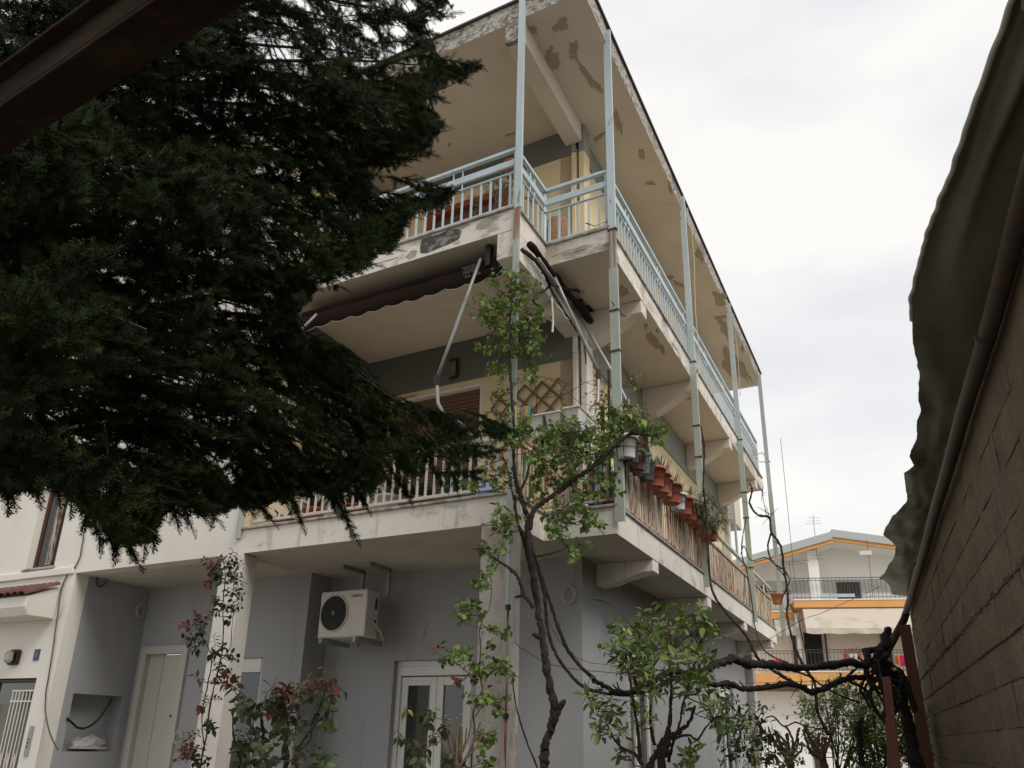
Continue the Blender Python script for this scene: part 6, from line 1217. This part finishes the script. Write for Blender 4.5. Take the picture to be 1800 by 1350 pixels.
# sprays of needled twigs through the crown's volume
cov = {}; axes = MB(); nf = 0
holes = [(490, 90, 16, 9), (565, 105, 7, 5), (95, 235, 9, 6), (110, 262, 10, 8), (165, 335, 8, 16), (158, 362, 14, 10), (130, 398, 11, 9), (155, 438, 14, 8), (298, 230, 4, 5), (225, 495, 7, 4), (395, 530, 13, 11), (400, 560, 11, 8), (8, 115, 8, 10), (440, 65, 10, 7), (610, 25, 15, 11), (650, 60, 10, 8), (700, 50, 14, 18), (720, 10, 12, 12), (575, 50, 8, 5), (100, 350, 6, 6), (640, 15, 8, 10)]
gy, gx = np.mgrid[-600:1020:3, -600:1020:3]; MK = inside(gx, gy); MI = MK.copy()
for hx, hy, hrx, hry in holes: MK &= ((gx-hx)/hrx)**2+((gy-hy)/hry)**2 >= 1
MK = MK.tolist(); MI = MI.tolist()
def lk(M_, x, y):
    i, j = int((y+600)/3), int((x+600)/3)
    return 0 <= i < 540 and 0 <= j < 540 and M_[i][j]
def okp(x, y): return lk(MK, x, y)
def okm(x, y):
    if not okp(x, y): return False
    e = 16+26*noise.noise(Vector((x*.02, y*.02, 3)))+random.uniform(-10, 12)
    if e <= 0: return True
    return lk(MI, x+e, y) and lk(MI, x+e*.5, y+e) and lk(MI, x, y-e) and lk(MI, x+e*.8, y+e*.6)
def push(p, d, l, free=False):
    x, y = proj(p); x2, y2 = proj(p+d*l*.9)
    if not free:
        if not (okp(x, y) and okm(x2, y2)): return
    dp = (p-CAMLOC).dot(CF)
    if dp < 1.5: return
    TWS.append((p, d, Vector((random.gauss(0, .3), random.gauss(0, .3), 1)), l)); c_ = (int(x//30), int(y//30)); cov[c_] = cov.get(c_, 0)+l*.045*(FPX/dp)**2*.6
def dmin(x, y):
    xx_ = min(max(x, 0), 900)/850
    return 2.7+2.2*xx_+(1.0*xx_ if y > 560 else 0)+.25*math.sin(x*.013+y*.017)+.25*math.sin(y*.021-x*.008)
def spray(c, L_, droop, yaw, free=False, w=1.0):
    global nf
    o_ = Vector((c.x-TR.x, c.y-TR.y, 0)).normalized(); az = math.atan2(o_.y, o_.x)+yaw; d = Vector((math.cos(az), math.sin(az), droop)).normalized()
    p = c-d*L_*.55; up0 = Vector((random.gauss(0, .35), random.gauss(0, .35), 1)).normalized(); n = int(L_/.028); sd = 1; ax = [p.copy()]
    for j in range(n):
        f = j/n; d = (d+Vector((random.gauss(0, .04), random.gauss(0, .04), -.012+random.gauss(0, .03)))).normalized(); p = p+d*.028
        lat = d.cross(up0).normalized()*sd; sd = -sd; l = (.15-.075*f)*random.uniform(.75, 1.15)*w
        td = (d*random.uniform(.55, .95)+lat*random.uniform(.7, 1.0)+Vector((0, 0, random.gauss(-.12, .22)))).normalized(); push(p, td, l, free)
        if l > .10 and random.random() < .6:
            q = p+td*l*.45; push(q, (td+d*.8+Vector((0, 0, random.gauss(0, .2)))).normalized(), l*.55, free)
            if random.random() < .5: push(q, (td-d*.5+Vector((0, 0, random.gauss(-.1, .2)))).normalized(), l*.5, free)
        if j % 3 == 0: push(p, d, .10, free)
        if random.random() < .30: push(p, (d*.3+Vector((random.gauss(0, .3), random.gauss(0, .3), -1))).normalized(), l*1.0, free)
        ax.append(p.copy())
    push(p, d, .10, free); x, y = proj(ax[0]); x2, y2 = proj(ax[-1])
    if free or (okp(x, y) and okp(x2, y2)): axes.tube(ax[::3], lerps([.007, .003], len(ax[::3])), 4)
    nf += 1
# outline sprays: each reaches out from inside the crown to a visible tip
for (x, y, D, ang) in ((838, 112, 4.9, 0), (815, 128, 4.95, 0), (795, 22, 4.7, 0), (745, 95, 4.6, 0), (778, 160, 4.8, 0), (778, 222, 4.9, 0), (760, 262, 4.8, 0), (725, 280, 4.7, 0), (690, 280, 4.7, 0), (800, 333, 5.3, 0), (770, 345, 5.25, 0), (730, 372, 5.1, 0), (690, 435, 5.0, 0), (650, 465, 4.8, 0), (600, 495, 4.7, 0), (560, 505, 4.6, 0), (605, 610, 5.4, 0), (648, 655, 5.6, 0), (690, 690, 5.8, 0), (760, 725, 5.9, 0), (830, 735, 6.1, 0), (900, 760, 6.3, 0), (880, 790, 6.25, 0), (850, 830, 6.1, 0), (805, 855, 6.0, 0), (722, 872, 5.8, 0), (655, 885, 5.6, 0), (600, 905, 5.3, 0), (530, 915, 5.0, 0), (470, 905, 4.7, 0), (430, 890, 4.6, 0), (510, 880, 4.9, 0), (640, 930, 5.5, 0), (690, 850, 5.7, 0), (860, 800, 6.2, 0), (205, 905, 3.8, 0), (160, 920, 3.7, 0), (240, 965, 3.8, 0), (330, 905, 4.1, 0), (400, 905, 4.4, 0), (90, 850, 3.5, 0), (0, 855, 3.4, 0), (712, 30, 4.6, 0), (690, 5, 4.6, 0), (770, 60, 4.7, 0), (365, 910, 4.3, 0), (300, 900, 4.0, 0), (275, 958, 3.9, 0), (240, 945, 3.9, 0), (190, 940, 3.8, 0), (125, 868, 3.6, 0), (60, 855, 3.5, 0), (20, 868, 3.5, 0), (170, 250, 2.9, 0), (340, 300, 3.2, 0), (445, 440, 3.5, 0), (380, 545, 3.5, 0)):
    for k in range(2):
        c = atD(x+random.uniform(-12, 6)*(k > 0), y+random.uniform(-12, 12)*(k > 0), D+random.uniform(-.1, .15)); o_ = Vector((c.x-TR.x, c.y-TR.y, 0)).normalized(); dr = random.uniform(-2.2, -.8) if y > 845 else random.uniform(-.35, .35)
        L_ = random.uniform(.26, .42); spray(c-(o_+Vector((0, 0, dr))).normalized()*(L_*.45+.06*k), L_, dr, random.uniform(-.3, .3), True, .58 if y > 845 else .62)
for _ in range(26000):
    if len(TWS) > 35500: break
    x = random.uniform(-130, 910); y = random.uniform(-130, 960)
    if not okp(x, y): continue
    c_ = (int(x//30), int(y//30)); lim = 900*(7.2 if x > 0 and y > 0 else 1.5)
    if x > 680 and y > 690: lim = 900*2.2
    elif y < 130 and x > 400: lim = 900*2.6
    elif x > 600 and y > 790: lim = 900*3.5
    if cov.get(c_, 0) > lim: continue
    D = dmin(x, y)+abs(random.gauss(0, .75)); spray(atD(x, y, D), random.uniform(.25, .5), random.uniform(-1.15, -.1) if x > 430 or y > 780 else random.uniform(-.6, .55), random.gauss(0, .7))
axes.build('twig', K['firbark'], fir, kind='stuff')
print('twigs', len(TWS), 'sprays', nf)
idx = np.arange(len(TWS))
chunks = []
for ti in range(4):
    sel = [TWS[i] for i in idx if i % 4 == ti]
    if not sel: continue
    p = np.array([t[0] for t in sel]); d = np.array([t[1] for t in sel]); u0 = np.array([t[2] for t in sel]); l = np.array([t[3] for t in sel])
    x = np.cross(d, u0); x /= np.linalg.norm(x, axis=1)[:, None]+1e-9; z = np.cross(x, d); T = TPL[ti]
    sc3 = np.stack([np.full_like(l, .115), l, np.full_like(l, .115)], 1)   # needle radius stays real while length varies
    V = T[None]*sc3[:, None, None, :]
    Wd = V[..., 0:1]*x[:, None, None, :]+V[..., 1:2]*d[:, None, None, :]+V[..., 2:3]*z[:, None, None, :]+p[:, None, None, :]
    chunks.append(Wd.reshape(-1, 3))
A = np.concatenate(chunks)-np.array(TR); nV = len(A); me = bpy.data.meshes.new('needles')
me.vertices.add(nV); me.vertices.foreach_set('co', A.ravel()); me.loops.add(nV); me.loops.foreach_set('vertex_index', np.arange(nV, dtype=np.int32))
me.polygons.add(nV//3); me.polygons.foreach_set('loop_start', np.arange(0, nV, 3, dtype=np.int32)); me.materials.append(K['needle']); me.update(calc_edges=True)
tag(link('needles', me, fir, TR), kind='stuff')
print('needle tris', nV//3)
